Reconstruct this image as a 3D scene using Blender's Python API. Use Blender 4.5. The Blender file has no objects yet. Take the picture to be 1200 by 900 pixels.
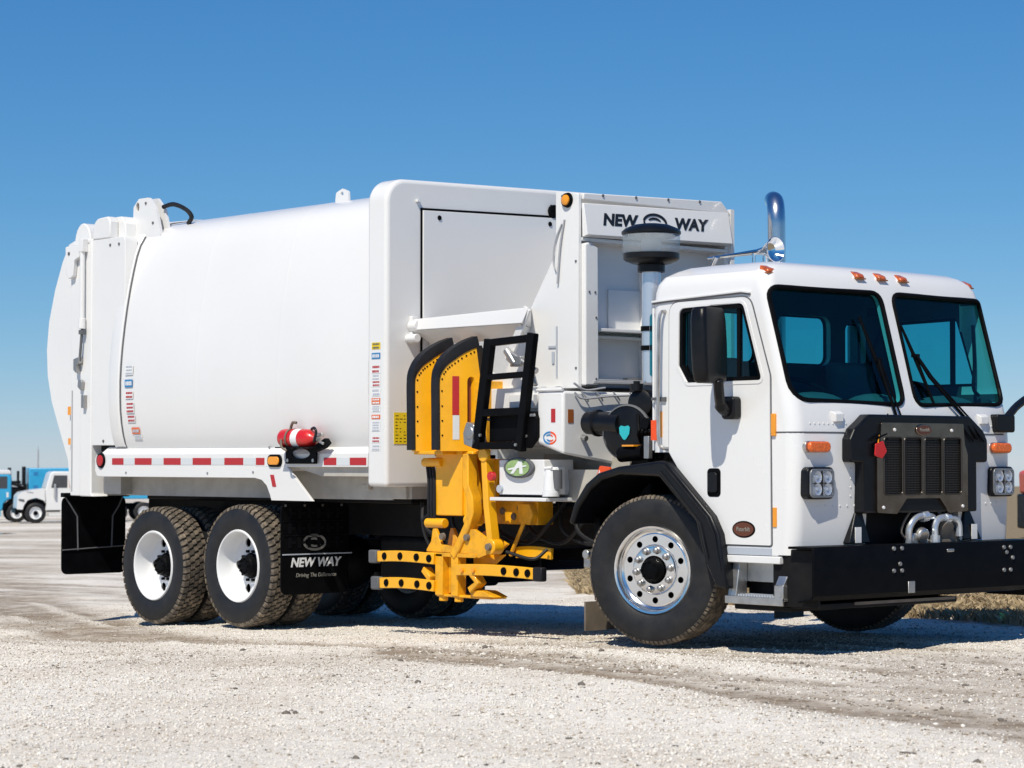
import bpy, bmesh, math, random
import numpy as np
from mathutils import Vector, Matrix
from mathutils.geometry import tessellate_polygon
random.seed(7); rng = np.random.default_rng(11)
S = bpy.context.scene
col = S.collection
R = math.radians
PI = math.pi

# ------------------------------------------------------------------ camera
cam = bpy.data.cameras.new('camera'); camo = bpy.data.objects.new('camera', cam); col.objects.link(camo)
cam.sensor_width = 36.0; cam.lens = 84.0; cam.clip_start = 0.1; cam.clip_end = 12000
camo.location = (11.87, -13.05, 1.28)
camo.rotation_euler = (PI/2 + math.atan(91/2800), 0, math.atan2(3150, 2800))
cam.dof.use_dof = True; cam.dof.focus_distance = 17.6; cam.dof.aperture_fstop = 5.6
S.camera = camo

# ------------------------------------------------------------------ sky and sun
SUN = Vector((0.285, -0.545, 0.785)).normalized()          # towards the sun
W = bpy.data.worlds.new('World'); S.world = W; W.use_nodes = True
nt = W.node_tree; bg = nt.nodes['Background']
sky = nt.nodes.new('ShaderNodeTexSky'); sky.sky_type = 'NISHITA'; sky.sun_disc = False
sky.sun_elevation = math.asin(SUN.z); sky.sun_rotation = math.atan2(SUN.x, SUN.y)
sky.altitude = 2500; sky.air_density = 1.0; sky.dust_density = 0.15; sky.ozone_density = 3.0
bg.inputs[1].default_value = 0.10
EXPO = 0.0
sp_ = nt.nodes.new('ShaderNodeSeparateColor'); cb_ = nt.nodes.new('ShaderNodeCombineColor'); nt.links.new(sky.outputs[0], sp_.inputs[0])
for i_, (a_, g_) in enumerate(((0.485, 1.36), (0.56, 0.88), (0.707, 0.60))):      # one tone curve for the whole sky, as through a polarising filter
    m0 = nt.nodes.new('ShaderNodeMath'); m0.operation = 'MULTIPLY'; m0.inputs[1].default_value = 0.119
    m1 = nt.nodes.new('ShaderNodeMath'); m1.operation = 'POWER'; m1.inputs[1].default_value = g_
    m2 = nt.nodes.new('ShaderNodeMath'); m2.operation = 'MULTIPLY'; m2.inputs[1].default_value = a_/(0.10*2**EXPO)
    nt.links.new(sp_.outputs[i_], m0.inputs[0]); nt.links.new(m0.outputs[0], m1.inputs[0]); nt.links.new(m1.outputs[0], m2.inputs[0]); nt.links.new(m2.outputs[0], cb_.inputs[i_])
nt.links.new(cb_.outputs[0], bg.inputs[0])
sl = bpy.data.lights.new('sun', 'SUN'); sl.energy = 4.7; sl.angle = R(0.53); sl.color = (1.0, 0.932, 0.80)
so = bpy.data.objects.new('sun', sl); col.objects.link(so)
so.rotation_euler = SUN.to_track_quat('Z', 'Y').to_euler(); so.location = (10, -20, 30)
vs = S.view_settings; vs.view_transform = 'Standard'; vs.look = 'None'; vs.gamma = 1.0; vs.use_curve_mapping = False
vs.exposure = EXPO

# ------------------------------------------------------------------ materials
MATS = {}
def mat(name, c, rough=0.5, metal=0.0, coat=0.0, spec=0.5, var=0.0, vscale=6.0, bump=0.0, bscale=200.0, emit=None, dirt=None, dscale=3.0, damt=0.5):
    m = bpy.data.materials.new(name); m.use_nodes = True
    n = m.node_tree.nodes; l = m.node_tree.links; p = n['Principled BSDF']
    p.inputs['Base Color'].default_value = (*c, 1); p.inputs['Roughness'].default_value = rough
    p.inputs['Metallic'].default_value = metal; p.inputs['Coat Weight'].default_value = coat
    p.inputs['Coat Roughness'].default_value = 0.06; p.inputs['Specular IOR Level'].default_value = spec
    tc = n.new('ShaderNodeTexCoord'); last = None
    if var > 0:
        nz = n.new('ShaderNodeTexNoise'); nz.inputs['Scale'].default_value = vscale; nz.inputs['Detail'].default_value = 6
        l.new(tc.outputs['Object'], nz.inputs['Vector'])
        mr = n.new('ShaderNodeMapRange'); mr.inputs[1].default_value = 0.3; mr.inputs[2].default_value = 0.7
        mr.inputs[3].default_value = 1 - var; mr.inputs[4].default_value = 1 + var
        l.new(nz.outputs[0], mr.inputs[0])
        mx = n.new('ShaderNodeMix'); mx.data_type = 'RGBA'; mx.blend_type = 'MULTIPLY'; mx.inputs[0].default_value = 1
        mx.inputs[6].default_value = (*c, 1); l.new(mr.outputs[0], mx.inputs[7]); last = mx.outputs[2]
        rr = n.new('ShaderNodeMapRange'); rr.inputs[3].default_value = max(0.02, rough*0.75); rr.inputs[4].default_value = min(1, rough*1.3)
        l.new(nz.outputs[0], rr.inputs[0]); l.new(rr.outputs[0], p.inputs['Roughness'])
    if dirt is not None:
        nz2 = n.new('ShaderNodeTexNoise'); nz2.inputs['Scale'].default_value = dscale; nz2.inputs['Detail'].default_value = 9; nz2.inputs['Roughness'].default_value = 0.65
        l.new(tc.outputs['Object'], nz2.inputs['Vector'])
        m2 = n.new('ShaderNodeMapRange'); m2.inputs[1].default_value = 0.45; m2.inputs[2].default_value = 0.75; m2.inputs[3].default_value = 0; m2.inputs[4].default_value = damt
        l.new(nz2.outputs[0], m2.inputs[0])
        mx2 = n.new('ShaderNodeMix'); mx2.data_type = 'RGBA'; l.new(m2.outputs[0], mx2.inputs[0])
        if last: l.new(last, mx2.inputs[6])
        else: mx2.inputs[6].default_value = (*c, 1)
        mx2.inputs[7].default_value = (*dirt, 1); last = mx2.outputs[2]
    if last: l.new(last, p.inputs['Base Color'])
    if bump > 0:
        nb = n.new('ShaderNodeTexNoise'); nb.inputs['Scale'].default_value = bscale; nb.inputs['Detail'].default_value = 4
        l.new(tc.outputs['Object'], nb.inputs['Vector'])
        b = n.new('ShaderNodeBump'); b.inputs['Strength'].default_value = bump; b.inputs['Distance'].default_value = 0.01
        l.new(nb.outputs[0], b.inputs['Height']); l.new(b.outputs[0], p.inputs['Normal'])
    if emit: p.inputs['Emission Color'].default_value = (*emit[0], 1); p.inputs['Emission Strength'].default_value = emit[1]
    MATS[name] = m; return m

mat('white', (0.73, 0.73, 0.725), 0.32, coat=0.35, var=0.025, vscale=1.3, bump=0.35, bscale=1.6, dirt=(0.60, 0.57, 0.52), dscale=2.6, damt=0.16)
mat('cabwhite', (0.74, 0.74, 0.735), 0.25, coat=0.6, var=0.015, vscale=1.5, dirt=(0.66, 0.63, 0.58), dscale=2.5, damt=0.06)
mat('shadewhite', (0.46, 0.44, 0.40), 0.5, var=0.08, dirt=(0.28, 0.24, 0.19), dscale=4, damt=0.6)  # white paint darkened to carry the shade underneath, plus brown dirt
mat('black', (0.0035, 0.0037, 0.0045), 0.45, spec=0.06, var=0.25, vscale=9, bump=0.06, bscale=60)
mat('plastic', (0.005, 0.0055, 0.007), 0.32, spec=0.26, var=0.2, vscale=12, bump=0.1, bscale=500, dirt=(0.10, 0.09, 0.08), dscale=5, damt=0.015)
mat('rubber', (0.010, 0.0105, 0.013), 0.5, spec=0.3, var=0.25, vscale=14, bump=0.15, bscale=120)
mat('tyre', (0.010, 0.0105, 0.0125), 0.55, spec=0.4, var=0.3, vscale=9, bump=0.15, bscale=90, dirt=(0.10, 0.085, 0.065), dscale=7, damt=0.15)
mat('tread', (0.072, 0.060, 0.047), 0.9, var=0.3, vscale=22, dirt=(0.38, 0.30, 0.215), dscale=16, damt=0.85)
mat('chassis', (0.005, 0.005, 0.006), 0.6, spec=0.2, var=0.3, vscale=8, dirt=(0.025, 0.021, 0.017), dscale=5, damt=0.4)
mat('yellow', (0.86, 0.42, 0.006), 0.36, coat=0.2, var=0.05, vscale=5, dirt=(0.45, 0.19, 0.02), dscale=6, damt=0.2)
mat('yellowworn', (0.84, 0.40, 0.006), 0.42, coat=0.1, var=0.06, vscale=5, dirt=(0.16, 0.085, 0.03), dscale=9, damt=0.55)
mat('chrome', (0.86, 0.87, 0.88), 0.06, metal=1.0, var=0.04)
mat('stackchrome', (0.66, 0.66, 0.67), 0.22, metal=1.0, var=0.12, vscale=6)
mat('alloy', (0.80, 0.80, 0.80), 0.17, metal=1.0, var=0.05, vscale=15)
mat('steel', (0.42, 0.42, 0.42), 0.42, metal=0.85, var=0.15, vscale=12, dirt=(0.22, 0.19, 0.15), damt=0.4)
mat('alu', (0.55, 0.54, 0.52), 0.38, metal=0.9, var=0.12, vscale=14, dirt=(0.3, 0.25, 0.18), damt=0.4)
mat('grille', (0.26, 0.20, 0.155), 0.24, metal=1.0, var=0.2, vscale=9)
mat('greyline', (0.10, 0.105, 0.115), 0.7)
mat('meshdark', (0.055, 0.048, 0.042), 0.4, metal=0.6)
mat('sealgrey', (0.34, 0.35, 0.37), 0.6)
mat('red', (0.55, 0.012, 0.012), 0.35, coat=0.3, var=0.06)
mat('redtape', (0.42, 0.018, 0.022), 0.45)
mat('silvertape', (0.60, 0.64, 0.66), 0.4)
mat('orange', (0.72, 0.13, 0.015), 0.25, coat=0.5, var=0.3, vscale=60)
mat('markerorange', (0.50, 0.10, 0.018), 0.3, coat=0.4, var=0.5, vscale=40)
mat('amber', (0.80, 0.30, 0.01), 0.3, coat=0.5)
mat('brown', (0.28, 0.085, 0.02), 0.4)
mat('orangered', (0.80, 0.08, 0.01), 0.4)
mat('turquoise', (0.02, 0.42, 0.47), 0.5)
mat('green', (0.27, 0.40, 0.16), 0.45, var=0.2, vscale=25)
mat('blue', (0.03, 0.20, 0.45), 0.45)
mat('skyblue', (0.035, 0.36, 0.62), 0.35, coat=0.3, var=0.06)
mat('labelwhite', (0.74, 0.75, 0.76), 0.5)
mat('labelyellow', (0.75, 0.56, 0.01), 0.5)
mat('labelgrey', (0.42, 0.46, 0.52), 0.6)
mat('emblemred', (0.13, 0.032, 0.012), 0.25, metal=0.4, coat=0.4)
mat('interior', (0.05, 0.055, 0.062), 0.75, var=0.2)
mat('seatgrey', (0.12, 0.14, 0.15), 0.85, var=0.15)
mat('logoblack', (0.010, 0.011, 0.013), 0.4)
mat('logogrey', (0.26, 0.25, 0.22), 0.5)
mat('lamp', (0.80, 0.82, 0.84), 0.22, metal=0.35, coat=0.5)
mat('pipe', (0.62, 0.66, 0.71), 0.25, metal=0.7)
mat('rustgrey', (0.16, 0.13, 0.10), 0.7, var=0.3)
mat('pole', (0.30, 0.31, 0.33), 0.6)

def glass(name, tint, gl=0.06):
    m = bpy.data.materials.new(name); m.use_nodes = True
    n = m.node_tree.nodes; l = m.node_tree.links; n.clear()
    o = n.new('ShaderNodeOutputMaterial'); t = n.new('ShaderNodeBsdfTransparent'); t.inputs[0].default_value = (*tint, 1)
    g = n.new('ShaderNodeBsdfGlossy'); g.inputs['Roughness'].default_value = gl
    lq = n.new('ShaderNodeLayerWeight'); lq.inputs[0].default_value = 0.5
    pw = n.new('ShaderNodeMath'); pw.operation = 'POWER'; pw.inputs[1].default_value = 5.0; l.new(lq.outputs['Facing'], pw.inputs[0])
    lw = n.new('ShaderNodeMath'); lw.operation = 'MULTIPLY_ADD'; lw.inputs[1].default_value = 0.95; lw.inputs[2].default_value = 0.045; l.new(pw.outputs[0], lw.inputs[0])
    mx = n.new('ShaderNodeMixShader'); l.new(lw.outputs[0], mx.inputs[0]); l.new(t.outputs[0], mx.inputs[1]); l.new(g.outputs[0], mx.inputs[2])
    l.new(mx.outputs[0], o.inputs[0]); MATS[name] = m
glass('glass', (0.20, 0.62, 0.67), 0.02)
glass('clear', (0.86, 0.90, 0.93), 0.03)
def bowl():
    m = bpy.data.materials.new('bowl'); m.use_nodes = True; n = m.node_tree.nodes; l = m.node_tree.links; p = n['Principled BSDF']
    p.inputs['Base Color'].default_value = (0.50, 0.56, 0.60, 1); p.inputs['Roughness'].default_value = 0.08; p.inputs['Coat Weight'].default_value = 0.6
    t = n.new('ShaderNodeBsdfTransparent'); t.inputs[0].default_value = (0.86, 0.90, 0.93, 1); mx = n.new('ShaderNodeMixShader'); mx.inputs[0].default_value = 0.32
    l.new(t.outputs[0], mx.inputs[1]); l.new(p.outputs[0], mx.inputs[2]); l.new(mx.outputs[0], n['Material Output'].inputs[0]); MATS['bowl'] = m
bowl()
glass('lampglass', (0.9, 0.92, 0.95), 0.02)

# ------------------------------------------------------------------ mesh helpers
def frame(d):
    d = Vector(d).normalized(); u = Vector((0, 0, 1)) if abs(d.z) < 0.9 else Vector((1, 0, 0))
    a = d.cross(u).normalized(); b = d.cross(a).normalized(); return a, b, d
class MB:
    def __init__(s): s.v = []; s.f = []; s.m = []
    def add(s, v, f, mi=0):
        o = len(s.v); s.v += [tuple(p) for p in v]; s.f += [tuple(i+o for i in q) for q in f]; s.m += [mi]*len(f); return s
    def box(s, x0, x1, y0, y1, z0, z1, mi=0):
        return s.add([(x, y, z) for x in (x0, x1) for y in (y0, y1) for z in (z0, z1)],
                     [(0, 1, 3, 2), (4, 6, 7, 5), (0, 4, 5, 1), (2, 3, 7, 6), (0, 2, 6, 4), (1, 5, 7, 3)], mi)
    def P(s, ax, p, h): return {'x': (h, p[0], p[1]), 'y': (p[0], h, p[1]), 'z': (p[0], p[1], h)}[ax]
    def prism(s, poly, ax, a, b, mi=0):
        n = len(poly)
        v = [s.P(ax, p, a) for p in poly] + [s.P(ax, p, b) for p in poly]
        f = [tuple(range(n)), tuple(range(2*n-1, n-1, -1))] + [(i, (i+1) % n, n+(i+1) % n, n+i) for i in range(n)]
        return s.add(v, f, mi)
    def plate(s, outer, holes, ax, a, b, mi=0):
        loops = [outer] + holes; pts = [p for q in loops for p in q]; n = len(pts)
        tris = tessellate_polygon([[Vector((p[0], p[1], 0)) for p in q] for q in loops])
        v = [s.P(ax, p, a) for p in pts] + [s.P(ax, p, b) for p in pts]
        f = [tuple(t) for t in tris] + [tuple(i+n for i in reversed(t)) for t in tris]; o = 0
        for q in loops:
            k = len(q); f += [(o+i, o+(i+1) % k, n+o+(i+1) % k, n+o+i) for i in range(k)]; o += k
        return s.add(v, f, mi)
    def loft(s, rings, cap=True, mi=0, closed=True):
        n = len(rings[0]); v = [p for r in rings for p in r]; f = []
        for k in range(len(rings)-1):
            for i in range(n if closed else n-1):
                j = (i+1) % n; f.append((k*n+i, k*n+j, (k+1)*n+j, (k+1)*n+i))
        if cap: f += [tuple(range(n)), tuple(range(len(v)-1, len(v)-n-1, -1))]
        return s.add(v, f, mi)
    def cyl(s, p0, p1, r0, r1=None, n=16, mi=0, cap=True):
        r1 = r0 if r1 is None else r1; p0 = Vector(p0); p1 = Vector(p1); a, b, d = frame(p1-p0)
        rr = [[p + (a*math.cos(2*PI*i/n)+b*math.sin(2*PI*i/n))*r for i in range(n)] for p, r in ((p0, r0), (p1, r1))]
        return s.loft(rr, cap, mi)
    def tube(s, pts, r, n=8, mi=0, closed=False, cap=True):
        pts = [Vector(p) for p in pts]; N = len(pts); rings = []; pa = None
        for k, p in enumerate(pts):
            if closed: d = pts[(k+1) % N]-pts[k-1]
            else: d = pts[min(k+1, N-1)]-pts[max(k-1, 0)]
            d.normalize()
            if pa is None: a, b, _ = frame(d)
            else: a = (pa-d*pa.dot(d)).normalized(); b = d.cross(a)
            pa = a; rk = r[k] if isinstance(r, (list, tuple)) else r
            rings.append([p+(a*math.cos(2*PI*i/n)+b*math.sin(2*PI*i/n))*rk for i in range(n)])
        if closed: rings.append(rings[0]); cap = False
        return s.loft(rings, cap, mi)
    def bar(s, pts, w, h, up=(0, 0, 1), mi=0):        # rectangular bar along a path
        pts = [Vector(p) for p in pts]; N = len(pts); rings = []; up = Vector(up)
        for k, p in enumerate(pts):
            d = (pts[min(k+1, N-1)]-pts[max(k-1, 0)]).normalized(); a = d.cross(up).normalized(); b = a.cross(d).normalized()
            rings.append([p+a*(w/2*i)+b*(h/2*j) for i, j in ((-1, -1), (1, -1), (1, 1), (-1, 1))])
        return s.loft(rings, True, mi)
    def lathe(s, prof, o, d, n=32, mi=0, cap=False):
        a, b, d = frame(d); o = Vector(o)
        rr = [[o+d*h+(a*math.cos(2*PI*i/n)+b*math.sin(2*PI*i/n))*r for i in range(n)] for r, h in prof]
        return s.loft(rr, cap, mi)
    def sph(s, c, rx, ry, rz, n=12, m=8, mi=0):
        rr = []
        for k in range(m+1):
            t = PI*k/m; q = max(math.sin(t), 0.02)
            rr.append([(c[0]+rx*q*math.cos(2*PI*i/n), c[1]+ry*q*math.sin(2*PI*i/n), c[2]+rz*math.cos(t)) for i in range(n)])
        return s.loft(rr, True, mi)
    def mesh(s, name, mats, ang=35):
        me = bpy.data.meshes.new(name); me.from_pydata(s.v, [], s.f)
        for q in mats: me.materials.append(MATS[q] if isinstance(q, str) else q)
        me.polygons.foreach_set('material_index', s.m)
        bm = bmesh.new(); bm.from_mesh(me); bmesh.ops.recalc_face_normals(bm, faces=bm.faces); bm.to_mesh(me); bm.free()
        me.shade_smooth(); me.set_sharp_from_angle(angle=R(ang)); return me
    def build(s, name, mats, parent=None, bevel=0, ang=35, seg=2):
        if isinstance(mats, str): mats = [mats]
        return obj(name, s.mesh(name, mats, ang), parent, bevel, seg)
def obj(name, me, parent=None, bevel=0, seg=2):
    o = bpy.data.objects.new(name, me); col.objects.link(o)
    if parent: o.parent = parent
    if bevel:
        b = o.modifiers.new('bevel', 'BEVEL'); b.width = bevel; b.segments = seg; b.limit_method = 'ANGLE'; b.angle_limit = R(40); b.use_clamp_overlap = True
    return o
def thing(name, label, cat, loc=(0, 0, 0), rz=0, group=None):
    o = bpy.data.objects.new(name, None); col.objects.link(o); o.location = loc; o.rotation_euler = (0, 0, rz); o.empty_display_size = 0.2
    tag(o, label, cat, group); return o
def tag(o, label=None, cat=None, group=None, kind=None):
    for k, v in (('label', label), ('category', cat), ('group', group), ('kind', kind)):
        if v: o[k] = v
    return o
def rrect(a0, a1, b0, b1, r, n=5):
    p = []
    for cx, cy, t in ((a1-r, b1-r, 0), (a0+r, b1-r, 90), (a0+r, b0+r, 180), (a1-r, b0+r, 270)):
        for i in range(n+1):
            q = R(t+90*i/n); p.append((cx+r*math.cos(q), cy+r*math.sin(q)))
    return p
def rpoly(pts, r, n=5):                              # polygon with rounded corners
    out = []; N = len(pts)
    for k in range(N):
        rk = r[k] if isinstance(r, (list, tuple)) else r
        p = Vector(pts[k]); a = (Vector(pts[k-1])-p); b = (Vector(pts[(k+1) % N])-p)
        if rk <= 0: out.append(tuple(p)); continue
        la, lb = a.length, b.length; a.normalize(); b.normalize(); h = a.angle(b)/2
        t = min(rk/math.tan(h), la*0.49, lb*0.49); p0 = p+a*t; p1 = p+b*t
        for i in range(n+1):
            s = i/n; out.append(tuple(p0*(1-s)**2+p*2*s*(1-s)+p1*s*s))
    return out
def spline(pts, n=8):                                # Catmull-Rom
    P = [Vector(p) for p in pts]; P = [P[0]*2-P[1]]+P+[P[-1]*2-P[-2]]; out = []
    for k in range(1, len(P)-2):
        for i in range(n):
            t = i/n; a, b, c, d = P[k-1:k+3]
            out.append(0.5*((2*b)+(c-a)*t+(2*a-5*b+4*c-d)*t*t+(3*b-a-3*c+d)*t**3))
    out.append(P[-2]); return out
def lerp_tab(tab, z):
    if z <= tab[0][0]: return tab[0][1]
    for (a, va), (b, vb) in zip(tab, tab[1:]):
        if z <= b: return va+(vb-va)*(z-a)/(b-a)
    return tab[-1][1]
def bolts(name, pts, d, r, h, m, parent, n=8):
    d = Vector(d)
    mb = MB()
    for p in pts: mb.cyl(Vector(p), Vector(p)+d*h, r, r*0.85, n)
    o = mb.build(name, m, parent)
    if len(pts) > 1: o['kind'] = 'stuff'
    return o
def text(name, s, o, xd, yd, size, m, parent, shear=0.0, sx=1.0, bold=0.0, ext=0.0015):
    c = bpy.data.curves.new('txt', 'FONT'); c.body = s; c.size = size; c.shear = shear; c.align_x = 'CENTER'; c.align_y = 'CENTER'
    c.offset = bold; c.extrude = ext; c.resolution_u = 4
    t = bpy.data.objects.new('txt', c); col.objects.link(t)
    dg = bpy.context.evaluated_depsgraph_get(); dg.update()
    me = bpy.data.meshes.new_from_object(t.evaluated_get(dg)); bpy.data.objects.remove(t); bpy.data.curves.remove(c)
    xd = Vector(xd).normalized(); yd = Vector(yd).normalized(); nd = xd.cross(yd)
    M = Matrix((xd*sx, yd, nd)).transposed().to_4x4(); M.translation = Vector(o); me.transform(M)
    me.name = name; me.materials.clear(); me.materials.append(MATS[m])
    return obj(name, me, parent)
def swirl(mb, o, xd, yd, rx, ry, t, mi=0, n=20):      # two interlocking crescents round a slanted bar
    o = Vector(o); xd = Vector(xd).normalized(); yd = Vector(yd).normalized(); nd = xd.cross(yd)
    def band(a0, a1, q0, q1, w):
        top = []; inn = []
        for i in range(n+1):
            s = i/n; a = R(a0+(a1-a0)*s); q = q0+(q1-q0)*s; ww = w*math.sin(PI*min(1, 0.12+0.88*s))**0.6+0.03
            top.append((rx*q*math.cos(a), ry*q*math.sin(a))); inn.append((rx*(q-ww)*math.cos(a), ry*(q-ww)*math.sin(a)))
        f = []; v = []
        for hh in (0, t):
            v += [o+xd*p[0]+yd*p[1]+nd*hh for p in top+inn]
        k = n+1
        for i in range(n):
            f += [(2*k+i, 2*k+i+1, 2*k+k+i+1, 2*k+k+i), (i, k+i, k+i+1, i+1), (i, i+1, 2*k+i+1, 2*k+i), (k+i, 3*k+i, 3*k+i+1, k+i+1)]
        mb.add(v, f, mi)
    band(165, -20, 1.0, 0.95, 0.24); band(345, 160, 1.0, 0.95, 0.24)
    band(150, 20, 0.62, 0.5, 0.22); band(330, 200, 0.62, 0.5, 0.22)
    return mb
ROOT = None
X, Y, Z = Vector((1, 0, 0)), Vector((0, 1, 0)), Vector((0, 0, 1))

# ------------------------------------------------------------------ ground
def ground_z(x, y):
    x = np.asarray(x, float); y = np.asarray(y, float)
    z = np.where(x > -8, 0.027*x, -0.216+0.0165*(x+8)); z = np.where(x > 0, 0.012*x, z)
    return z
def vnoise(x, y, seed=0):
    xi = np.floor(x).astype(np.int64); yi = np.floor(y).astype(np.int64); fx = x-xi; fy = y-yi
    def h(a, b):
        q = (a*374761393+b*668265263+seed*1442695041) & 0x7fffffff; q = ((q ^ (q >> 13))*1274126177) & 0x7fffffff
        return ((q ^ (q >> 16)) & 0xffff)/65535.0
    sx = fx*fx*(3-2*fx); sy = fy*fy*(3-2*fy)
    return (h(xi, yi)*(1-sx)+h(xi+1, yi)*sx)*(1-sy)+(h(xi, yi+1)*(1-sx)+h(xi+1, yi+1)*sx)*sy
def fbm(x, y, s, o=4, seed=0):
    t = np.zeros_like(x); a = 0.5
    for k in range(o): t += a*vnoise(x*s, y*s, seed+k); s *= 2.03; a *= 0.5
    return t/(1-0.5**o)
def seg_dist(x, y, path):
    d = np.full_like(x, 1e9)
    for (a, b), (c, e) in zip(path, path[1:]):
        vx, vy = c-a, e-b; t = np.clip(((x-a)*vx+(y-b)*vy)/(vx*vx+vy*vy), 0, 1)
        d = np.minimum(d, np.hypot(x-a-t*vx, y-b-t*vy))
    return d
TRL = [(-34, 12.0), (-23, 6.6), (-13.8, 1.5), (-10.5, 0.06), (-7.9, -1.1), (-5.44, -2.26), (-4.4, -2.5)]
TR = [(TRL, 0.62, 0.95),
      ([(-5.6, -2.25), (-4.3, -2.45), (-3.4, -2.4), (-1.8, -2.25), (-0.3, -2.3), (0.7, -2.6)], 0.24, 0.85),
      ([(-1.2, -2.45), (0.65, -2.75), (1.37, -2.9), (2.36, -3.15), (3.33, -3.48), (4.04, -3.62), (4.75, -3.82), (5.2, -3.92), (9, -5.5), (18, -10.5), (45, -27)], 0.33, 1.0),
      ([(-60, 21), (-30, 7.4), (-18, 1.0), (-11.5, -2.0)], 0.35, 0.6),
      ([(-60, 27), (-34, 15), (-20, 8.2), (-13, 4.6), (-9.5, 2.8)], 0.4, 0.7),
      ([(-1.5, -1.45), (1, -1.3), (2.3, -1.15), (3.5, -1.65), (6, -2.6), (18, -8.6), (45, -25)], 0.26, 0.55)]
LIGHT = [([(a, b+0.20) for a, b in TRL[1:5]]+[(-6.6, -1.5)], 0.085), ([(-9.2, -0.95), (-7.6, -1.62), (-6.3, -2.2)], 0.075), ([(-1.0, -2.35), (2.3, -3.05), (4.6, -3.7)], 0.04)]
def rut(x, y):
    wob = (fbm(x, y, 0.9, 3, 5)-0.5)*0.5; r = np.zeros_like(x)
    for p, w, k in TR:
        d = seg_dist(x, y, p); r = np.maximum(r, k*np.clip((1.12-np.abs(d+wob*0.35)/w)*2.2, 0, 1))
    for p, o in LIGHT: r *= 1-0.8*np.clip(1.3-seg_dist(x, y, p)/o, 0, 1)
    st = fbm(x*0.45, y*2.6, 0.9, 4, 41); pt = fbm(x, y, 0.28, 3, 47)       # drive-over streaks along the truck, broad dirt patches
    zone = np.clip((y+4.3)/1.6, 0, 1)*np.clip((2.6-y)/1.0, 0, 1)*np.clip(1.2-(x-4)/6, 0, 1)
    lft = np.clip((-6.5-x)/3, 0, 1)*np.clip((y+6)/2, 0, 1)
    r = np.maximum(r, np.clip((st-0.42)*3.4, 0, 0.9)*np.maximum(zone*0.9, lft))
    return np.maximum(r, np.clip((pt-0.56)*3.0, 0, 0.5))
def grass_edge(x): return np.interp(x, [-3300, -14, -8, -5, 0.5, 4, 12, 40], [3133, 11, 5.6, 4.4, 2.35, 1.6, 0.2, -4])
def bank(x, y): return (0.02+0.10*fbm(x, y, 0.5, 3, 21)*np.clip((y-grass_edge(x))/5, 0, 1)+0.50*np.clip((y-grass_edge(x))/7, 0, 1)*np.clip((x+5)/4, 0, 1))*np.clip((60-np.hypot(x, y))/30, 0, 1)
def ground_mesh():
    xs = np.unique(np.concatenate([-np.geomspace(12, 3200, 50), np.arange(-12, 13.01, 0.06), np.geomspace(13.1, 3200, 40)]))
    ys = np.unique(np.concatenate([-np.geomspace(12.1, 3200, 40), np.arange(-12, 7.01, 0.06), np.geomspace(7.1, 3200, 50)]))
    gx, gy = np.meshgrid(xs, ys, indexing='ij'); x = gx.ravel(); y = gy.ravel()
    r = rut(x, y); far = np.clip((np.hypot(x+1, y+3)-14)/30, 0, 1)
    g = np.clip((y-grass_edge(x)+(fbm(x, y, 1.3, 3, 9)-0.5)*0.9)/0.35, 0, 1)
    z = ground_z(x, y)-0.022*np.clip(r, 0, 1)*(1-far)
    under = np.clip(1.5-np.abs(y)/1.1, 0, 1)*((x > -8.5) & (x < 1.8))
    z += ((fbm(x, y, 1.1, 4, 1)-0.5)*0.045+(fbm(x, y, 6.0, 4, 2)-0.5)*0.020+(fbm(x, y, 17.0, 3, 4)-0.5)*0.010)*(1-far)*(1-under*0.7)-0.012
    z += g*bank(x, y)
    nx, ny = len(xs), len(ys); i = np.arange(nx*ny).reshape(nx, ny)
    f = np.stack([i[:-1, :-1], i[1:, :-1], i[1:, 1:], i[:-1, 1:]], -1).reshape(-1, 4)
    me = bpy.data.meshes.new('gravel_lot'); me.vertices.add(len(x)); me.vertices.foreach_set('co', np.stack([x, y, z], -1).ravel())
    me.loops.add(f.size); me.loops.foreach_set('vertex_index', f.ravel()); me.polygons.add(len(f))
    me.polygons.foreach_set('loop_start', np.arange(len(f))*4); me.polygons.foreach_set('loop_total', np.full(len(f), 4)); me.update(); me.validate()
    for nm, a in (('rut', r), ('grass', g)):
        at = me.attributes.new(nm, 'FLOAT', 'POINT'); at.data.foreach_set('value', a.astype(np.float32))
    me.shade_smooth(); return me
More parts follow.
